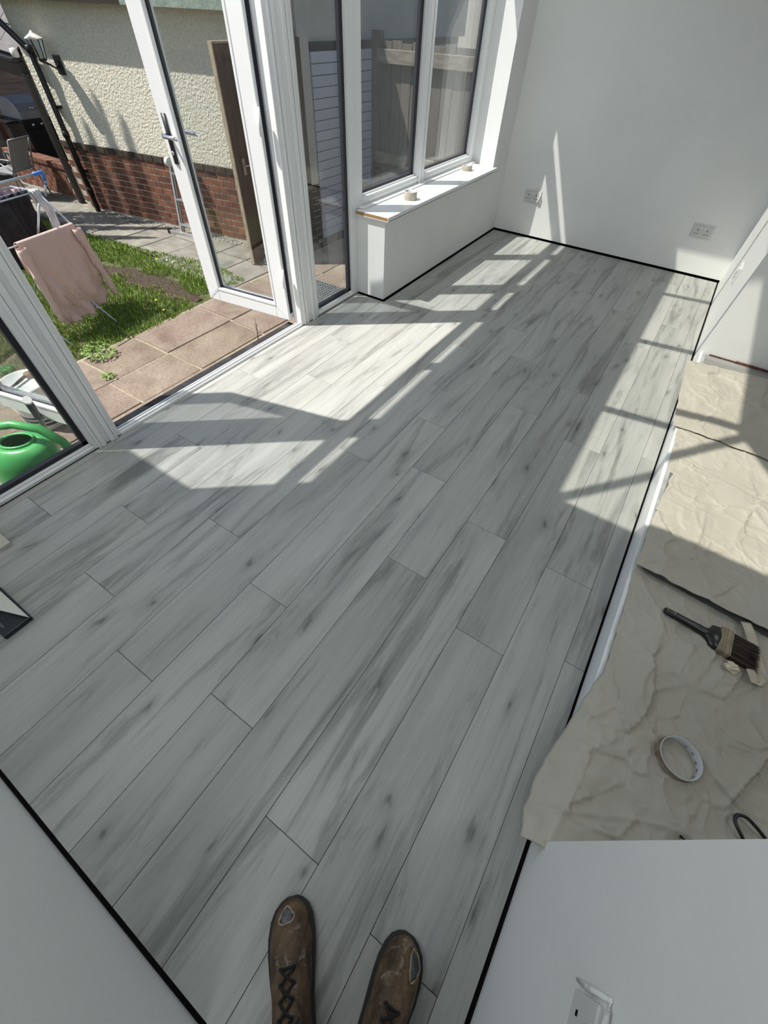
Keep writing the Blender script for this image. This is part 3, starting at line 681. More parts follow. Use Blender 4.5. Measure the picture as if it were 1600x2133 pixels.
# slim conifers in the next bed (their shadows streak the garage wall)
M_fol=noisy('conifer_green',(.03,.07,.025),(.06,.12,.04),8,.7)
def conifer(label,x,y,top,r):
    t=thing('conifer',label,'tree',(x,y,G),group='slim conifers left of the lawn')
    MB().tube([(x,y,G-.04),(x,y,top-.3)],[.05,.012],8).build('trunk',M_twig,t)
    rr=random.Random(int(abs(x)*50)); mb=MB(); H=top-G
    for k in range(1500):
        f=rr.random()**.8; z=G+.15+(H-.15)*f; rad=r*(1-f)**.75*math.sqrt(rr.random())+.01; a=rr.uniform(0,6.28)
        c=Vector((x+rad*math.cos(a),y+rad*math.sin(a),z)); s=rr.uniform(.03,.06)*(1.1-f*.5)
        u=Vector((math.cos(a)*.5,math.sin(a)*.5,.8)).normalized()*s*1.4; v=Vector((-math.sin(a),math.cos(a),rr.uniform(-.4,.4)))*s*.5
        mb.add([c-u,c-v,c+u,c+v],[(0,1,2,3)])
    mb.build('foliage',M_fol,t)
conifer('tallest slim conifer in the row left of the lawn',-9.35,2.77,4.5,.19)
conifer('slim conifer second from the lawn end of the row',-9.0,2.83,4.35,.18)
conifer('slim conifer at the far end of the row',-9.73,2.71,4.2,.19)
conifer('slim conifer in the middle of the row, a little short',-8.72,2.70,3.7,.17)
conifer('shortest slim conifer at the patio end of the row',-8.40,2.45,3.0,.20)

# ------------------------------------------------------------------ clothes airer and washing
O_=Vector((-5.0,1.95,G)); U_=Vector((-.2,.98,0)).normalized(); V_=Vector((-.98,-.2,0)).normalized()
def A(a,b,h): return O_+U_*a+V_*b+Vector((0,0,h))
M_tube=mat('pale_blue_tube',(.55,.62,.70),.3,.5); M_blue=mat('blue_plastic',(.06,.20,.60),.4)
ar=thing('clothes_airer','folding metal clothes airer with blue corners on the lawn','clothes airer',tuple(O_))
for a in (.10,-.46):
    MB().tube([A(a,-.27,.0),A(a,.95,.86)],.009,8).build('leg',M_tube,ar)
    MB().tube([A(a,.95,.0),A(a,.40,.60),A(a,.02,1.03)],.009,8).build('leg',M_tube,ar)
for b,h in ((.0,.815),(.27,1.05),(.38,1.05),(.49,1.05),(.60,1.05)):
    MB().tube([A(-.62,b,h),A(.30,b,h)],.006,6).build('rail',M_tube,ar)
MB().tube([A(.30,0,.815),A(.30,.27,1.05),A(.30,.60,1.05)],.008,8).build('side_bar',M_tube,ar); MB().tube([A(-.62,0,.815),A(-.62,.27,1.05),A(-.62,.60,1.05)],.008,8).build('side_bar',M_tube,ar)
MB().tube([A(-.62,.06,1.215),A(.24,.06,1.215)],.009,8).build('wing_rail',M_tube,ar); MB().tube([A(.30,.08,1.15),A(.30,.17,1.03)],.009,8).build('wing_bar',M_tube,ar)
MB().tube([A(.20,.06,1.215),A(.29,.06,1.215),A(.305,.065,1.20),A(.302,.10,1.12)],[.014,.016,.016,.012],8).build('corner_cap',M_blue,ar)
def cloth(name,label,cat,fn,nu,nv,m,th=.004,group=None,parent=None,kind=None,world=True):
    vs=[];fs=[]
    for i in range(nu+1):
        for j in range(nv+1): vs.append(fn(i/nu,j/nv))
    for i in range(nu):
        for j in range(nv): k=i*(nv+1)+j; fs.append((k,k+1,k+nv+2,k+nv+1))
    o=MB().add(vs,fs,True).build(name,m,parent,world=world)
    sm=o.modifiers.new('thick','SOLIDIFY'); sm.thickness=th; sm.offset=0
    if label: tag(o,label,cat,group,kind)
    return o
def shirt_mat():
    m=mat('pink_check_shirt',(.6,.35,.3),.85); v=coords(m,(1,1,1))
    sp=N(m,'ShaderNodeSeparateXYZ'); L(m,v,sp.inputs[0])
    def stripes(s,f):
        mu=N(m,'ShaderNodeMath',operation='MULTIPLY'); mu.inputs[1].default_value=f; L(m,s,mu.inputs[0])
        si=N(m,'ShaderNodeMath',operation='SINE'); L(m,mu.outputs[0],si.inputs[0]); return si.outputs[0]
    a=ramp(m,stripes(sp.outputs['Y'],420),((.35,(.66,.47,.42)),(.6,(.84,.68,.63))))
    b=ramp(m,stripes(sp.outputs['Z'],420),((.35,(.80,.80,.80)),(.6,(1,1,1))))
    setcol(m,mixc(m,1,a,b,'MULTIPLY'))
    bs=m.node_tree.nodes['Principled BSDF']; sock(bs,'Sheen Weight',.1)
    return m
M_shirt=shirt_mat()
sh=thing('shirt','pink checked shirt hanging over the front rail of the airer','shirt',tuple(A(0,0,.815)))
def fold(a,h): return .026*math.sin(a*21+h*3)*min(1,(1-h)*1.2)+.05*noise.noise(Vector((a*5,h*4,2)))+.03*(1-abs(noise.noise(Vector((a*9+h*3,h*3,5))))*6 if abs(noise.noise(Vector((a*9+h*3,h*3,5))))<.166 else 0)
def body(i,j):
    # i across (0 left..1 right); j 0 back hem over the rail .. 1 front hem
    s=j*1.04
    if s<.30: b=.085-.085*(s/.30); h=.55+.265*(s/.30); b=.08; 
    if s<.30: t=s/.30; return A(-.30+.60*i+0*t, .07-.05*t**3+fold(i,.5)*.3, .56+.265*t)
    if s<.36: t=(s-.30)/.06; an=math.pi*t; return A(-.30+.60*i, .02*math.cos(an)-.002, .825+.014*math.sin(an))
    t=(s-.36)/.68; wd=.60+.03*t
    sag=.025*math.sin(i*math.pi)*t
    return A(-.30+.60*i+(i-.5)*.02*t-.02*t+ .03*t*t, -.022-.04*t+fold(i,1-t)*t, .825-.70*t-sag+ .05*t*(i-.5))
cloth('front','', '',body,36,60,M_shirt,.004,parent=sh)
def sleeve(side):
    def f(i,j):
        an=2*math.pi*i; t=j; r=.065*(1-.35*t)
        c=A(side*(.285+.07*t) if side>0 else -.31-.02*t, -.05-.05*t*(1 if side>0 else .6), .80-.63*t)
        return c+U_*r*.62*math.cos(an)*(1+.2*math.sin(t*17))+V_*r*.55*math.sin(an)
    return f
cloth('sleeve','','',sleeve(1),14,24,M_shirt,.003,parent=sh); cloth('sleeve','','',sleeve(-1),14,24,M_shirt,.003,parent=sh)
def hang(a0,a1,b,h0,h1,seed,over=.14):
    def f(i,j):
        s=j
        if s<.25: t=s/.25; bb=b+.035-.02*t; hh=h0-over*(1-t)
        else: t=(s-.25)/.75; bb=b-.015-.03*t; hh=h0-(h0-h1)*t
        ff=.016*math.sin(i*17+seed)+.03*noise.noise(Vector((i*5,s*3,seed)))
        return A(a0+(a1-a0)*i+.015*math.sin(s*7+seed), bb+ff*(.3+.7*s), hh+.012*noise.noise(Vector((i*9,0,seed))))
    return f
M_blk=noisy('black_cloth',(.006,.006,.008),(.02,.02,.024),12,.85); M_nvy=noisy('purple_print_cloth',(.012,.010,.02),(.16,.12,.20),14,.85,lo=.55,hi=.72)
M_wht=noisy('white_cloth',(.50,.51,.54),(.75,.76,.78),10,.8); M_pnk=noisy('pale_pink_cloth',(.60,.40,.42),(.72,.54,.56),8,.85)
cloth('garment','black garment on the airer next to the white sock bundle','clothing',hang(.02,.25,.36,1.06,.58,1),16,20,M_blk,.006,'washing on the airer')
cloth('garment','long black garment in the middle of the airer rail','clothing',hang(-.24,.01,.30,1.06,.55,2.4),16,20,M_blk,.006,'washing on the airer')
cloth('garment','dark purple patterned garment at the left frame edge on the airer','clothing',hang(-.58,-.25,.28,1.06,.62,4.1),16,20,M_nvy,.006,'washing on the airer')
cloth('garment','bundle of white fabric hanging at the right end of the airer','clothing',hang(.255,.335,.27,1.075,.76,3),10,22,M_wht,.010,'washing on the airer')
cloth('garment','pale pink garment lying over the back rails of the airer','clothing',hang(-.25,.16,.56,1.25,.80,5,.30),16,20,M_pnk,.006,'washing on the airer')
cloth('garment','pale pink garment hanging low behind the black washing','clothing',hang(.10,.27,.49,1.06,.50,6),12,20,M_pnk,.006,'washing on the airer')

# ------------------------------------------------------------------ far left corner of the garden
lw=tag(B(-10.9,-8.98,4.30,4.46,G-.05,-.40).build('garden_wall',M_mortar),'low brick wall in front of the barbecue','wall')
lb=B(-.094,.094,-.045,.045,-.0335,.0335).build('brick',M_brick,lw,bevel=.003,world=False,seg=1); first=True
for r in range(6):
    for i in range(9):
        p=Vector((-9.10-.205*i-(.10 if r%2 else 0),4.345-.012,G+.045+.075*r))
        if p.x<-10.85: continue
        if first: lb.location=p; first=False
        else:
            o=lb.copy(); C.objects.link(o); o.parent=lw; o.location=p
for i in range(9): B(-9.19-.205*i,-8.99-.205*i,4.27,4.47,-.40,-.335).build('coping_brick',M_brick,lw,bevel=.004,seg=1)
bq=thing('barbecue','grey hooded barbecue on a black cabinet','barbecue',(-10.5,4.85,G))
hd=MB(); 
prof=[(-.30,.0),(-.30,.10),(-.24,.19),(-.10,.25),(.12,.26),(.24,.20),(.30,.08),(.30,.0)]
P=[]; 
for yy in (4.50,5.10):
    for x,z in prof: P.append((-10.45-x,yy,.06+z))
n_=len(prof); fs=[tuple(range(n_)),tuple(range(n_,2*n_))[::-1]]+[(i,n_+i,n_+(i+1)%n_,(i+1)%n_) for i in range(n_)]
M_hood=noisy('grey_hood',(.33,.34,.36),(.42,.43,.45),4,.4,metal=.4)
hd.add(P,fs); hd=hd.build('hood',M_hood,bq,bevel=.01)
MB().tube([(-10.14,4.68,.20),(-10.10,4.70,.20),(-10.10,4.90,.20),(-10.14,4.92,.20)],.012,8).build('hood_handle',M_chrome,hd)
B(-10.80,-10.12,4.46,5.14,-.06,.06).build('firebox',M_black,bq,bevel=.01); B(-10.76,-10.18,4.50,5.10,G+.08,-.06).build('cabinet',M_black,bq,bevel=.006)
for y in (4.62,4.76,4.90): MB().lathe([(0,0),(.022,0),(.018,.025),(0,.025)],(-10.12,y,.0),10,axis='x').build('knob',M_chrome,bq)
for x,y in ((-10.7,4.54),(-10.24,4.54),(-10.7,5.06),(-10.24,5.06)): MB().lathe([(0,-.025),(.04,-.025),(.04,.025),(0,.025)],(x,y,G+.04),12,axis='y').build('wheel',M_black,bq)
B(-10.70,-10.25,4.28,4.46,.02,.05).build('side_shelf',M_black,bq,bevel=.005); B(-10.70,-10.25,5.14,5.34,.02,.05).build('side_shelf',M_black,bq,bevel=.005)
# shelter over it
sl=thing('shelter','black timber shelter with a tiled roof over the barbecue','shelter',(-10.2,4.9,G))
MB().obox((-8.86,4.20,G-.03),(.075,0,0),(0,.075,0),(0,0,1.52)).build('post',M_blackm,sl,bevel=.004)
MB().obox((-11.9,4.25,G-.03),(.09,0,0),(0,.09,0),(0,0,1.62)).build('post',M_blackm,sl,bevel=.004)
MB().obox((-8.84,4.22,.65),(-3.5,-.28,.32),(0,.09,0),(0,0,.16)).build('beam',M_blackm,sl,bevel=.004)
MB().obox((-8.84,4.16,.79),(-3.5,-.28,.32),(0,.14,0),(0,0,.05)).build('gutter',M_pipe,sl,bevel=.01)
MB().lathe([(0,-.05),(.045,-.04),(.05,0),(.045,.04),(0,.05)],(-8.86,4.24,.885),12).build('gutter_end',M_white,sl)
M_tile=noisy('dark_grey_tile',(.10,.095,.10),(.17,.16,.165),4,.8,.3,40)
rt=slab(MB(),(-8.86,4.26,.81),(-12.2,3.98,1.12),(-12.2,6.2,2.65),(-8.86,6.4,2.36),.03).build('roof_deck',M_tile,sl)
for r in range(7):
    for c in range(9):
        p0=Vector((-8.88,4.24,.848))+Vector((-3.34,-.27,.31))*((c+(.5 if r%2 else 0))/9)+Vector((0,2.16,1.56))*(r/7)
        if c==8 and r%2: continue
        du=Vector((-3.34,-.27,.31))/9*.97; dv=Vector((0,2.16,1.56))/7*1.1
        MB().obox(p0+Vector((0,0,.012)),du,dv-Vector((0,0,.02)),Vector((0,-.008,.016))).build('roof_tile',M_tile,rt)
# outbuilding behind
M_clad=noisy('buff_pink_cladding',(.38,.28,.23),(.52,.41,.35),5,.85,.3,30,(1,1,6))
ob=thing('outbuilding','buff boarded outbuilding behind the shelter','building',(-12.6,5.4,G))
B(-13.2,-12.5,3.0,8.5,G-.05,1.5).build('wall',M_clad,ob)
for i in range(12): B(-12.52,-12.49+.008*(i%2),3.0,8.5,G+.02+.15*i,G+.155+.15*i).build('board',M_clad,ob,bevel=.004)
for y in (4.55,5.05,6.2): B(-12.49,-12.44,y,y+.07,G,1.2).build('batten',noisy('red_brown_batten',(.16,.06,.035),(.22,.09,.055),6,.8),ob)
B(-13.3,-12.4,2.9,8.6,1.3,1.45).build('eaves',M_blackm,ob)
# garden chair
gc=thing('garden_chair','grey sling garden chair by the low brick wall','chair',(-9.85,3.86,G))
M_sling=noisy('grey_sling',(.20,.21,.215),(.27,.28,.285),40,.8); M_cf=mat('grey_chair_frame',(.22,.23,.24),.4,.6)
cx,cy=-9.85,3.86
ca=math.radians(200); cu=Vector((math.cos(ca),math.sin(ca),0)); cv=Vector((-math.sin(ca),math.cos(ca),0))   # cu: front, cv: side
def K(f,s,z): return Vector((cx,cy,G))+cu*f+cv*s+Vector((0,0,z))
def chs(i,j):
    s=-.19+.38*i
    if j<.45: t=j/.45; return K(.26-.46*t,s,.36-.04*math.sin(t*3.1))
    t=(j-.45)/.55; return K(-.22-.20*t+.03*math.sin(t*3),s,.36+.40*t)
cloth('sling','','',chs,8,24,M_sling,.006,parent=gc)
for s in (-.205,.205):
    MB().tube([K(.27,s,.36),K(-.20,s,.34),K(-.25,s,.41),K(-.43,s,.77)],.012,8).build('frame_rail',M_cf,gc)
    MB().tube([K(.30,s,0),K(.24,s,.50),K(.20,s,.53),K(-.22,s,.52),K(-.30,s,.51)],.012,8).build('arm_rail',M_cf,gc)
    MB().tube([K(-.34,s,0),K(-.22,s,.38),K(.05,s,.52)],.012,8).build('leg',M_cf,gc)
MB().tube([K(-.43,-.205,.77),K(-.43,.205,.77)],.012,8).build('top_rail',M_cf,gc)

# ------------------------------------------------------------------ watering can, bucket, pole
M_can=noisy('green_plastic',(.055,.33,.09),(.08,.40,.12),5,.35)
ca=math.atan2(-.62,-.79)
wc=thing('watering_can','green plastic watering can outside the side window','watering can',(-2.66,.345,-.52),ca)
wc.scale=(1.2,1.2,1.2)
# local: x forward (spout), z up from the ground
def canbody():
    vs=[];fs=[];n=28; prof=[(0,.0),(.85,.0),(1.0,.03),(1.02,.12),(.98,.22),(.86,.275),(.66,.30),(.44,.308)]
    for r,z in prof:
        for k in range(n):
            a=2*math.pi*k/n; x=.165*r*math.cos(a)+(.02 if z<.25 else -.01); y=.118*r*math.sin(a)
            vs.append((x,y,z))
    for i in range(len(prof)-1):
        for k in range(n): fs.append((i*n+k,i*n+(k+1)%n,(i+1)*n+(k+1)%n,(i+1)*n+k))
    return MB().add(vs,fs,True)
o=canbody().build('body',M_can,wc,world=False); s_m=o.modifiers.new('wall','SOLIDIFY'); s_m.thickness=.004
# collar round the filling hole
MB().tube([(-.01+.073*math.cos(a),.052*math.sin(a),.309) for a in [2*math.pi*k/24 for k in range(24)]],.007,8,closed=True).build('filler_rim',M_can,wc,world=False)
MB().tube([(-.155,0,.06),(-.205,0,.10),(-.225,0,.20),(-.205,0,.30),(-.15,0,.375),(-.05,0,.405),(.06,0,.39),(.14,0,.335),(.17,0,.27)],[.018,.020,.021,.021,.020,.019,.019,.018,.016],12).build('handle',M_can,wc,world=False)
MB().tube([(.15,0,.07),(.24,0,.16),(.33,0,.28),(.40,0,.36)],[.034,.026,.018,.015],12).build('spout',M_can,wc,world=False)
MB().lathe([(.014,0),(.045,.035),(.047,.04),(0,.045)],(.40,0,.36),14).build('rose',M_can,wc,world=False)
bk=thing('bucket','white lidded paint tub with dark bands behind the side window','bucket',(-3.75,.79,G))
M_tub=noisy('off_white_tub',(.62,.63,.64),(.72,.73,.73),6,.45)
MB().lathe([(0,.0),(.135,.0),(.140,.01),(.165,.34),(.168,.355)],(-3.75,.79,G),32).build('body',M_tub,bk)
for z in (.05,.085,.12): MB().lathe([(.1405+z*.075,z),(.144+z*.075,z+.004),(.144+z*.075,z+.018),(.1405+z*.075,z+.022)],(-3.75,.79,G),32).build('band',mat('tub_band',(.03,.035,.05),.5),bk)
MB().lathe([(0,.362),(.155,.362),(.160,.372),(.176,.372),(.180,.362),(.178,.340),(.170,.340)],(-3.75,.79,G),32).build('lid',M_white,bk)
pb=thing('round_brush','round brown-headed brush lying on the tub lid','brush',(-3.74,.80,G+.372))
MB().lathe([(0,0),(.033,0),(.036,.012),(.030,.024),(0,.026)],(-3.78,.86,G+.374),16).build('brush_head',noisy('brown_bristle',(.20,.11,.08),(.32,.19,.14),40,.8),pb)
MB().tube([(-3.77,.835,G+.388),(-3.75,.79,G+.386),(-3.73,.745,G+.384),(-3.715,.70,G+.384)],[.010,.012,.010,.008],8).build('handle',M_blackm,pb)
pl_=thing('roller_pole','grey extension pole with a black grip leaning outside the side window','pole',(-3.30,.62,G))
MB().tube([(-3.30,.615,G+.03),(-2.80,.535,-.28),(-2.45,.475,.03)],.012,10).build('pole',mat('pole_grey',(.42,.43,.44),.4,.5),pl_)
MB().tube([(-2.45,.475,.03),(-2.20,.432,.262)],.017,10).build('grip',mat('pole_grip',(.05,.055,.06),.6),pl_); MB().tube([(-2.205,.433,.258),(-2.185,.430,.276)],.018,10).build('end_cap',M_white,pl_)
MB().tube([(-3.34,.55,G+.028),(-3.26,.70,G+.028)],.026,12).build('roller_head',M_blackm,pl_)

# ================================================================== INSIDE
# sockets -----------------------------------------------------------------------
M_sock=mat('socket_plastic',(.62,.61,.60),.35); M_film=noisy('plaster_splash',(.70,.70,.69),(.80,.80,.79),40,.7,.5,60)
def socket(label,loc,rotz,wear=False):
    s=thing('double_socket',label,'socket',loc,rotz,group='double sockets on the white walls')
    # local: x along wall, -y out of the wall, z up
    B(-.083,.083,-.003,0,-.053,.053).build('plaster_edge',M_film,s,bevel=.002,world=False)
    B(-.073,.073,-.011,-.002,-.043,.043).build('plate',M_sock,s,bevel=.003,world=False)
    for c in (-.037,.037):
        B(c-.003,c+.003,-.0118,-.010,.004,.015).build('pin_hole',M_dark,s,world=False)
        for d in (-.011,.011): B(c+d-.0035,c+d+.0035,-.0118,-.010,-.020,-.014).build('pin_hole',M_dark,s,world=False)
    for c in (-.012,.012): B(c-.007,c+.007,-.016,-.010,.014,.034).build('rocker_switch',M_white,s,bevel=.002,world=False)
    return s
socket('white double socket near the right end of the far wall',(.052,YF-.001,.325),0)
sk=socket('white double socket near the window corner of the far wall',(-1.456,YF-.001,.332),0)
socket('white double socket on the short sunlit right wall',(XR-.001,3.92,.36),-math.pi/2)
sk4=socket('half-plastered double socket on the near right wall',(XR-.001,-.038,.545),-math.pi/2)
sk4.rotation_euler=(0,0,-math.pi/2)
def lump(o,pts,r,m,name): return MB().tube(pts,r,8).build(name,m,o,world=False)
lump(sk,[(.070,-.012,.035),(.078,-.016,.018),(.074,-.018,-.015),(.066,-.014,-.040)],[.004,.006,.005,.003],M_white,'plaster_drip')
M_plas=noisy('rough_plaster',(.70,.70,.68),(.82,.82,.81),30,.85,.8,50)
lump(sk4,[(-.075,-.004,.057),(-.045,-.008,.061),(-.02,-.012,.057),(.02,-.011,.059),(.05,-.010,.055),(.080,-.003,.056)],[.003,.005,.007,.006,.006,.003],M_plas,'plaster_ridge')
lump(sk4,[(-.084,-.003,.055),(-.082,-.007,.0),(-.084,-.003,-.06)],[.003,.005,.003],M_plas,'plaster_ridge')
lump(sk4,[(-.05,-.012,.043),(-.03,-.014,.034),(-.045,-.013,.020)],[.003,.006,.003],M_plas,'plaster_smear')
# tape rolls --------------------------------------------------------------------
M_tape=noisy('masking_tape',(.46,.40,.31),(.58,.52,.42),30,.75); M_core=mat('white_card_core',(.58,.59,.61),.6)
def roll(label,loc,R,w,rin,grp='masking tape rolls',m=None):
    t=thing('tape_roll',label,'tape roll',loc,group=grp)
    MB().lathe([(rin+.0025,0),(R,0),(R,w),(rin+.0025,w),(rin+.0025,0)],(0,0,0),36).build('tape',m or M_tape,t,world=False,bevel=.001)
    MB().lathe([(rin,-.0003),(rin+.0024,-.0003),(rin+.0024,w+.0004),(rin,w+.0004),(rin,-.0003)],(0,0,0),36).build('core',M_core,t,world=False)
    return t
roll('masking tape roll on the sill nearest the doors',(-1.862,3.215,.5525),.047,.048,.040)
roll('masking tape roll on the sill nearest the far wall',(-1.925,4.285,.5525),.044,.036,.037)
# paper sheets ------------------------------------------------------------------
def paper_mat():
    m=mat('masking_paper',(.50,.45,.37),.72,spec=.25); v=coords(m,(1,1,1),True)
    n=noisetex(m,v,3,5); setcol(m,ramp(m,n,((.3,(.41,.38,.325)),(.7,(.48,.45,.39))))); bump(m,noisetex(m,v,55,5,.6,.8),.18,.006); return m
M_paper=paper_mat()
def edge(pts,t):
    d=[0]
    for a,b in zip(pts[:-1],pts[1:]): d.append(d[-1]+math.dist(a,b))
    s=t*d[-1]
    for k in range(len(pts)-1):
        if s<=d[k+1] or k==len(pts)-2:
            q=(s-d[k])/max(1e-6,d[k+1]-d[k]); return (pts[k][0]+(pts[k+1][0]-pts[k][0])*q, pts[k][1]+(pts[k+1][1]-pts[k][1])*q)
def crumple(x,y,seed,amp):
    p=Vector((x*2.6+seed,y*2.2,seed)); w=noise.noise_vector(p*1.3)*.30
    h=0
    for sc,wt,k in ((4.2,.75,0),(8.5,.42,3),(17,.20,6)):
        q=Vector((x*sc*1.15,y*sc*.85,seed+k))+w*sc*.35
        dd,pp=noise.voronoi(q)
        c=Vector(pp[0]); r1=noise.cell_vector(c*7.3+Vector((k,k,k)))
        h+=wt*((q.x-c.x)*(r1.x-.5)+(q.y-c.y)*(r1.y-.5))*1.5            # tilted facet per cell
        h+=wt*.22*max(0,1-(dd[1]-dd[0])*9)                             # sharp crease ridges
    a1=noise.noise(Vector((x*3.1,y*7.5,seed+20))+w*3)
    h+=.55*max(0,1-abs(a1)*7)*max(0,noise.noise(Vector((x*2,y*2,seed+9)))+.35)  # long folds
    return amp*(h+.55+.5*noise.noise(p))
def sheet(label,left,right,z0,seed,amp,nu=170,nv=170,lift=None):
    def f(i,j):
        a=edge(left,j); b=edge(right,j); x=a[0]+(b[0]-a[0])*i; y=a[1]+(b[1]-a[1])*i
        ed=min(i*9,(1-i)*9,j*9,(1-j)*9,1)
        jag=.006*noise.noise(Vector((x*25,y*25,seed)))
        z=z0+max(0,crumple(x,y,seed,amp)*(.45+.55*ed))
        if lift: z+=lift(x,y)
        return Vector((x+jag,y+jag,z))
    return cloth('masking_paper',label,'masking paper',f,nu,nv,M_paper,.0012,'masking paper sheets on the raised floor')
sheet('beige masking paper sheet nearest the short right wall',[(.318,3.01),(.335,2.62),(.350,2.27)],[(1.35,3.16),(1.35,2.7),(1.35,2.235)],.117,1.3,.018)
sheet('beige masking paper sheet mostly hidden below two others',[(.372,2.36),(.385,2.10),(.395,1.90)],[(1.35,2.36),(1.35,2.0),(1.35,1.55)],.107,4.7,.010)
sheet('beige masking paper sheet crossed by the diagonal sun edge',[(.425,2.02),(.395,1.60),(.372,1.235)],[(1.35,1.80),(1.35,1.5),(1.35,1.20)],.114,7.9,.026,lift=lambda x,y: .026*max(0,min(1,(1.50-y)/.22)))
def droop(x,y):
    # the near corner hangs over the step edge
    k=max(0,.385-x); return -min(.055,k*.75)+.008-.010*max(0,min(1,(y-1.02)/.15))
sheet('beige masking paper sheet under the paint brush and tape roll',[(.385,1.26),(.388,1.02),(.388,.80),(.350,.60),(.318,.43),(.312,.30),(.325,.235)],[(1.35,1.17),(1.35,.9),(1.35,.7),(1.35,.55),(1.35,.45),(1.35,.35),(1.35,.262)],.108,11.2,.029,190,200,droop)
# paint brush ----------------------------------------------------------------------
a0=Vector((.500,1.095)); a1=Vector((.760,1.082)); ax=(a1-a0).normalized(); rz=math.atan2(ax.y,ax.x)
br=thing('paint_brush','large black-handled paint brush lying on the masking paper','paint brush',(.50,1.095,.148),rz)
# local x along the brush, handle end at 0
M_ferr=noisy('paint_stained_wood_ferrule',(.24,.19,.12),(.34,.28,.19),30,.7,.3,60); M_bhan=noisy('paint_spotted_black',(.010,.010,.011),(.035,.037,.037),25,.3,lo=.55,hi=.8)
hl=MB(); vs=[];fs=[]
sec=[(0,.008,.007),(.006,.014,.010),(.030,.015,.011),(.060,.014,.012),(.090,.016,.013),(.115,.018,.013),(.130,.016,.012),(.142,.022,.013),(.150,.043,.016),(.168,.049,.017),(.176,.048,.016)]
n_=16
for x,hw,hh in sec:
    for k in range(n_):
        a=2*math.pi*k/n_; vs.append((x,hw*math.cos(a),hh*math.sin(a)))
for i in range(len(sec)-1):
    for k in range(n_): fs.append((i*n_+k,i*n_+(k+1)%n_,(i+1)*n_+(k+1)%n_,(i+1)*n_+k))
fs.append(tuple(range(n_))); 
hl.add(vs,fs,True).build('handle',M_bhan,br,world=False)
hh_=MB().tube([(.013+.008*math.cos(a)+.012*(math.cos(a)>0),.0045*math.sin(a),.0118) for a in [2*math.pi*k/16 for k in range(16)]],.0018,6,closed=True).build('hanging_hole',M_ferr,br,world=False)
fe=B(.172,.212,-.050,.050,-.016,.016).build('ferrule',M_ferr,br,bevel=.004,world=False)
for x in (.182,.190,.204): B(x,x+.0015,-.0502,.0502,-.0163,.0163).build('band_line',mat('ferrule_line',(.15,.12,.08),.7),fe,world=False)
M_brs=noisy('dark_bristle',(.018,.013,.009),(.085,.062,.042),3,.6,stretch=(1,60,20))
bs=MB(); rr=random.Random(2)
for k in range(620):
    y=rr.uniform(-.048,.048); z=rr.uniform(-.012,.012); L1=.075+.012*rr.random()-.10*max(0,y)*.25
    sp_=rr.uniform(-.06,.06)+y*.35
    p=Vector((.210,y,z)); q=p+Vector((L1*.55,sp_*.03,rr.uniform(-.001,.001))); e=p+Vector((L1,sp_*.085+rr.uniform(-.002,.002),rr.uniform(-.004,.002)))
    bs.tube([p,q,e],[.0011,.0010,.0004],4,caps=False)
bs.build('bristles',M_brs,br,world=False)
br.rotation_euler=(0,.02,rz)
# masking tape strip under the bristles, scrunched bit, cable
def strip(i,j):
    P=[(.752,1.215),(.772,1.150),(.796,1.085),(.815,1.035),(.790,.992),(.770,1.03)]
    x,y=edge(P,j); x2,y2=edge(P,min(1,j+.02)); d=Vector((x2-x,y2-y)); 
    if d.length<1e-6: d=Vector((-.02,.03))
    d.normalize(); nrm=Vector((-d.y,d.x)); wv=(i-.5)*.030
    return Vector((x+nrm.x*wv,y+nrm.y*wv,.137+.006*math.sin(j*8)+.004*i+.006*j))
cloth('tape_strip','loose curled strip of masking tape beside the brush bristles','tape strip',strip,6,40,M_tape,.0006)
cr=bpy.data.meshes.new('tape_scrap'); bm=bmesh.new(); bmesh.ops.create_icosphere(bm,subdivisions=3,radius=.016)
for v in bm.verts: v.co*=1+.75*noise.noise(v.co*95)+.3*noise.noise(v.co*240); v.co.z*=.8; v.co.x*=1.25
bm.to_mesh(cr); bm.free(); co=bpy.data.objects.new('tape_scrap',cr); C.objects.link(co); co.location=(.728,1.008,.140); cr.materials.append(noisy('cream_scrap',(.60,.52,.38),(.72,.65,.50),60,.8))
tag(co,'small cream scrunched scrap beside the brush bristles','scrap')
tr_=roll('nearly empty masking tape ring lying on the masking paper',(.617,.630,.132),.056,.034,.0525,m=noisy('dirty_tape',(.17,.13,.09),(.36,.30,.23),30,.75))
pr_=MB()
rr=random.Random(4)
for k in range(7):
    a=-1.35+k*.42
    for q in range(rr.choice((3,4))):
        b=a+.055*q; c,s=math.cos(b),math.sin(b); r=.0520
        pr_.obox((r*c,r*s,.007+.003*(k%2)),(-.0004*c,-.0004*s,0),(-s*.0018,c*.0018,0),(0,0,rr.choice((.004,.006))))
pr_.build('printed_marks',mat('print_grey',(.10,.10,.12),.7),tr_,world=False)
# black cable and device
cb_=thing('cable','black cable looping over the masking paper at the right edge','cable',(.80,.54,.13))
pts=[(.835,.435,.135),(.828,.470,.140),(.805,.505,.150),(.776,.535,.158),(.760,.556,.160),(.764,.574,.160),(.786,.582,.158),(.815,.576,.150),(.850,.560,.142),(.895,.535,.138),(.95,.49,.137)]
def catmull(P,n=8):
    P=[Vector(p) for p in P]; Q=[2*P[0]-P[1]]+P+[2*P[-1]-P[-2]]; out=[]
    for i in range(1,len(Q)-2):
        a,b,c,d=Q[i-1:i+3]
        for k in range(n):
            t=k/n; out.append(.5*((2*b)+(c-a)*t+(2*a-5*b+4*c-d)*t*t+(3*b-a-3*c+d)*t**3))
    return out+[P[-1]]
MB().tube(catmull(pts),.0045,8).build('cord',M_black,cb_)
dv_=thing('power_adaptor','dark grey block at the right edge beyond the cable','adaptor',(.93,.43,.13))
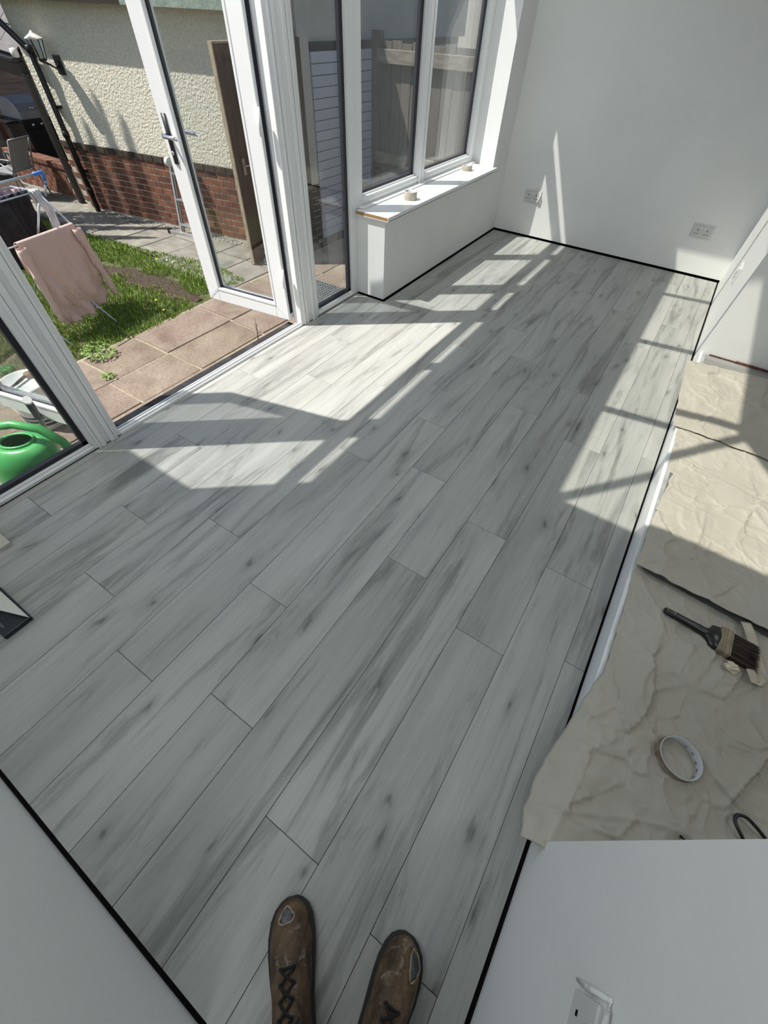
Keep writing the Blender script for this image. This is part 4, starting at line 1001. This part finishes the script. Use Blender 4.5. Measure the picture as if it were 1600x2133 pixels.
B(.885,.985,.35,.47,.130,.165).build('case',mat('dark_grey_case',(.05,.05,.052),.6),dv_,bevel=.006); B(.90,.97,.36,.46,.165,.168).build('top_face',M_black,dv_,bevel=.002)
dc=thing('wire_clip','small dark bent wire end on the paper by the near wall','wire',(.70,.40,.13))
MB().tube([(.655,.455,.132),(.672,.447,.142),(.690,.420,.137),(.705,.395,.134)],.003,6).build('wire',M_black,dc); MB().tube([(.690,.420,.137),(.712,.392,.134)],.006,8).build('sleeve',M_black,dc)

# flooring box at the left edge ------------------------------------------------------
M_card=noisy('white_card_top',(.56,.55,.51),(.64,.63,.59),5,.6); M_navy=noisy('navy_black_print',(.006,.009,.014),(.012,.017,.024),6,.4)
bx_=thing('flooring_box','dark printed pack with a pale board on it at the left edge','box',(-1.6,-.22,0))
B(-1.98,-1.384,-.245,-.150,.0,.020).build('pack',M_navy,bx_,bevel=.003)
MB().prism([(-1.372,-.153),(-1.99,-.162),(-1.99,-.395)],.0285,.036).build('pale_board',M_card,bx_,bevel=.001)
MB().prism([(-1.380,-.155),(-1.99,-.160),(-1.99,-.375)],.020,.0285).build('board_shadow',M_dark,bx_)  # black layer standing in for the shadow line under the pale board
pm=MB()
for k,(x0,x1) in enumerate(((-1.50,-1.425),(-1.50,-1.435))):
    x=x0
    while x<x1: pm.obox((x,-.228-.010*k+.02*(x+1.43),.0200),(.0032,.0003,0),(.0008,.006,0),(0,0,.0004)); x+=.0050
pm.build('printed_marks',mat('print_pale',(.16,.17,.18),.6),bx_)
b2=thing('board_offcut','pale board corner at the left edge beyond the dark pack','board',(-1.9,-.05,0))
B(-1.99,-1.777,-.060,-.022,0,.016).build('board',M_card,b2,bevel=.001); B(-1.99,-1.773,-.061,-.021,.016,.020).build('top_layer',noisy('beige_layer',(.46,.43,.36),(.54,.51,.44),5,.7),b2)

# ------------------------------------------------------------------ person in work boots
M_leather=noisy('worn_tan_leather',(.036,.019,.009),(.150,.092,.046),24,.66,.8,90,lo=.36,hi=.64,bd=.006)
lm=M_leather; vv_=coords(lm,(1,1,1),True); s1=noisetex(lm,vv_,48,6,.65,.8); lk=[l for l in lm.node_tree.links if l.to_socket.name=='Base Color'][0].from_socket
setcol(lm,mixc(lm,ramp(lm,s1,((.57,(0,0,0)),(.72,(.8,.8,.8)))),lk,(.30,.27,.22)))
M_sole=mat('dark_rubber_sole',(.018,.017,.016),.7); M_lace=mat('black_lace',(.008,.008,.008),.8); M_toe=noisy('exposed_steel_toe',(.05,.055,.06),(.13,.135,.14),30,.45,metal=.5)
M_trs=noisy('charcoal_trouser',(.03,.03,.034),(.05,.05,.056),20,.9,.4,60)
person=thing('person','person standing in worn tan lace-up work boots and dark trousers','person',(.13,-.36,0))
def boot(par,toe,heel,side):
    d=Vector((toe[0]-heel[0],toe[1]-heel[1],0)); Lb=d.length; rz=math.atan2(d.y,d.x)
    o=bpy.data.objects.new('boot',None)
    # upper: lofted sections along the foot, x=0 heel .. Lb toe
    sec=[(.00,.026,.10,.02),(.03,.036,.165,0),(.08,.039,.175,0),(.115,.040,.150,0),(.145,.043,.118,0),(.175,.047,.098,0),(.205,.050,.086,0),(.235,.050,.078,0),(.262,.045,.072,0),(.282,.035,.064,0),(.295,.020,.052,0),(.301,.006,.040,0)]
    k_=Lb/.301; vs=[];fs=[];n=18
    for x,hw,h,_ in sec:
        sk=.006*side*math.sin(math.pi*min(1,x/.30))      # slight inward curve
        for j in range(n):
            a=math.pi*j/(n-1); c,s=math.cos(a),math.sin(a)
            sx=math.copysign(abs(c)**.75,c); sy=abs(s)**.62
            vs.append((x*k_,hw*sx*(1-.10*sy)+sk,.022+(h-.022)*sy))
    for i in range(len(sec)-1):
        for j in range(n-1): fs.append((i*n+j,(i+1)*n+j,(i+1)*n+j+1,i*n+j+1))
    fs.append(tuple(range(n))); fs.append(tuple(range((len(sec)-1)*n,len(sec)*n))[::-1])
    me=MB().add(vs,fs,True)
    up=me.build('boot',M_leather,par,world=False); up.location=(heel[0]-par.location.x,heel[1]-par.location.y,0); up.rotation_euler=(0,0,rz)
    ss=up.modifiers.new('sub','SUBSURF'); ss.levels=1; ss.render_levels=2
    bpy.data.objects.remove(o)
    # sole
    ol=[]
    for x,hw,h,_ in sec: ol.append((x*k_*1.012-.001,hw+.006+.006*side*math.sin(math.pi*min(1,x/.30))))
    ol2=[(x*k_*1.012-.001,-hw-.006+.006*side*math.sin(math.pi*min(1,x/.30))) for x,hw,h,_ in sec][::-1]
    MB().prism(ol+ol2,0,.026).build('sole',M_sole,up,bevel=.004,world=False)
    # toe patch where the leather is worn through to the cap
    def surf(x,yf):   # point on the upper
        for (xa,wa,ha,_),(xb,wb,hb,_) in zip(sec[:-1],sec[1:]):
            if xa<=x<=xb:
                t=(x-xa)/(xb-xa); w_=wa+(wb-wa)*t; h_=ha+(hb-ha)*t; break
        c=max(-.99,min(.99,yf)); a=math.acos(math.copysign(abs(c)**(1/.75),c)); s=abs(math.sin(a))**.62
        return Vector((x*k_,w_*c*(1-.10*s)+.006*side*math.sin(math.pi*min(1,x/.30)),.022+(h_-.022)*s+.001))
    def patch(i,j):
        u=(i-.5)*2; v=(j-.5)*2; rr=max(abs(u),abs(v)); q=math.hypot(u,v); f=rr/q if q>1e-6 else 0
        cx,cyf,rx_,ry_=(.273,.16,.013,.42) if side>0 else (.266,-.62,.022,.26)
        p=surf(min(.294,cx+rx_*u*f*(1+.15*math.sin(5*v))),cyf+ry_*v*f); return p+Vector((0,0,.0016*(1-rr)))
    cloth('toe_hole','','',patch,12,12,M_toe,.001,parent=up,world=False)
    rim=[]
    for k in range(28):
        a=2*math.pi*k/28; cx,cyf,rx_,ry_=(.273,.16,.0145,.46) if side>0 else (.266,-.62,.0235,.29)
        wob=1+.12*math.sin(3*a+side)+.06*math.sin(7*a); rim.append(surf(min(.295,cx+rx_*math.cos(a)*wob),cyf+ry_*math.sin(a)*wob)+Vector((0,0,.001)))
    MB().tube(rim,.0022,6,closed=True).build('torn_edge',noisy('frayed_leather',(.16,.10,.06),(.42,.34,.26),60,.8),up,world=False)
    # tongue, eyelets, laces
    rows=[.190,.168,.146,.124,.104]
    for k,x in enumerate(rows):
        for s in (-1,1):
            p=surf(x,.36*s); MB().lathe([(.0018,0),(.0042,0),(.0042,.0016),(.0018,.0016)],tuple(p),10).build('eyelet',M_blackm,up,world=False)
    for k in range(len(rows)-1):
        for s in (-1,1):
            p=surf(rows[k],.36*s)+Vector((0,0,.003)); q=surf(rows[k+1],-.36*s)+Vector((0,0,.003)); m_=(p+q)/2+Vector((0,0,.008+.002*s))
            MB().tube([p,(p+m_)/2+Vector((0,0,.003)),m_,(q+m_)/2+Vector((0,0,.003)),q],.0030,6).build('lace',M_lace,up,world=False)
    p=surf(rows[0],.36)+Vector((0,0,.002)); q=surf(rows[0],-.36)+Vector((0,0,.002)); MB().tube([p,(p+q)/2+Vector((0,0,.004)),q],.003,6).build('lace',M_lace,up,world=False)
    # bow
    c=surf(.096,0)+Vector((0,0,.012))
    for s in (-1,1):
        lp=[c+Vector((.006*math.sin(2*math.pi*t)*1.8-.012*math.sin(math.pi*t),s*.046*math.sin(math.pi*t),.010*math.sin(math.pi*t)-.012*math.sin(math.pi*t)**2+.010*math.sin(2*math.pi*t))) for t in [i/14 for i in range(15)]]
        MB().tube(lp,.0030,6).build('lace_loop',M_lace,up,world=False)
        MB().tube([c,c+Vector((.012,s*.018,.004)),c+Vector((.030,s*.030,-.014))],.0028,6).build('lace_end',M_lace,up,world=False)
    MB().lathe([(0,-.008),(.008,-.006),(.010,0),(.008,.006),(0,.008)],tuple(c),10).build('lace_knot',M_lace,up,world=False)
    return up
bl_=boot(person,(-.100,-.194),(.110,-.408),1)
br_=boot(person,(.185,-.088),(.212,-.388),-1)
# legs: one continuous trousered lower body
me=bpy.data.meshes.new('trousers'); pel=Vector((.155,-.52,.93))
V0=[pel, Vector((.065,-.50,.86)), Vector((.075,-.43,.50)), Vector((.082,-.405,.20)), Vector((.086,-.395,.145)), Vector((.245,-.50,.86)), Vector((.225,-.43,.50)), Vector((.212,-.395,.20)), Vector((.212,-.385,.145)), Vector((.155,-.53,1.05))]
me.from_pydata([v-person.location for v in V0],[(0,1),(1,2),(2,3),(3,4),(0,5),(5,6),(6,7),(7,8),(0,9)],[])
ob_=bpy.data.objects.new('trousers',me); C.objects.link(ob_); ob_.parent=person; me.materials.append(M_trs)
sm=ob_.modifiers.new('skin','SKIN')
for i,r in enumerate((.10,.088,.066,.058,.060,.088,.066,.058,.060,.12)): me.skin_vertices[0].data[i].radius=(r,r)
me.skin_vertices[0].data[0].use_root=True
sv=ob_.modifiers.new('sub','SUBSURF'); sv.levels=1; sv.render_levels=2
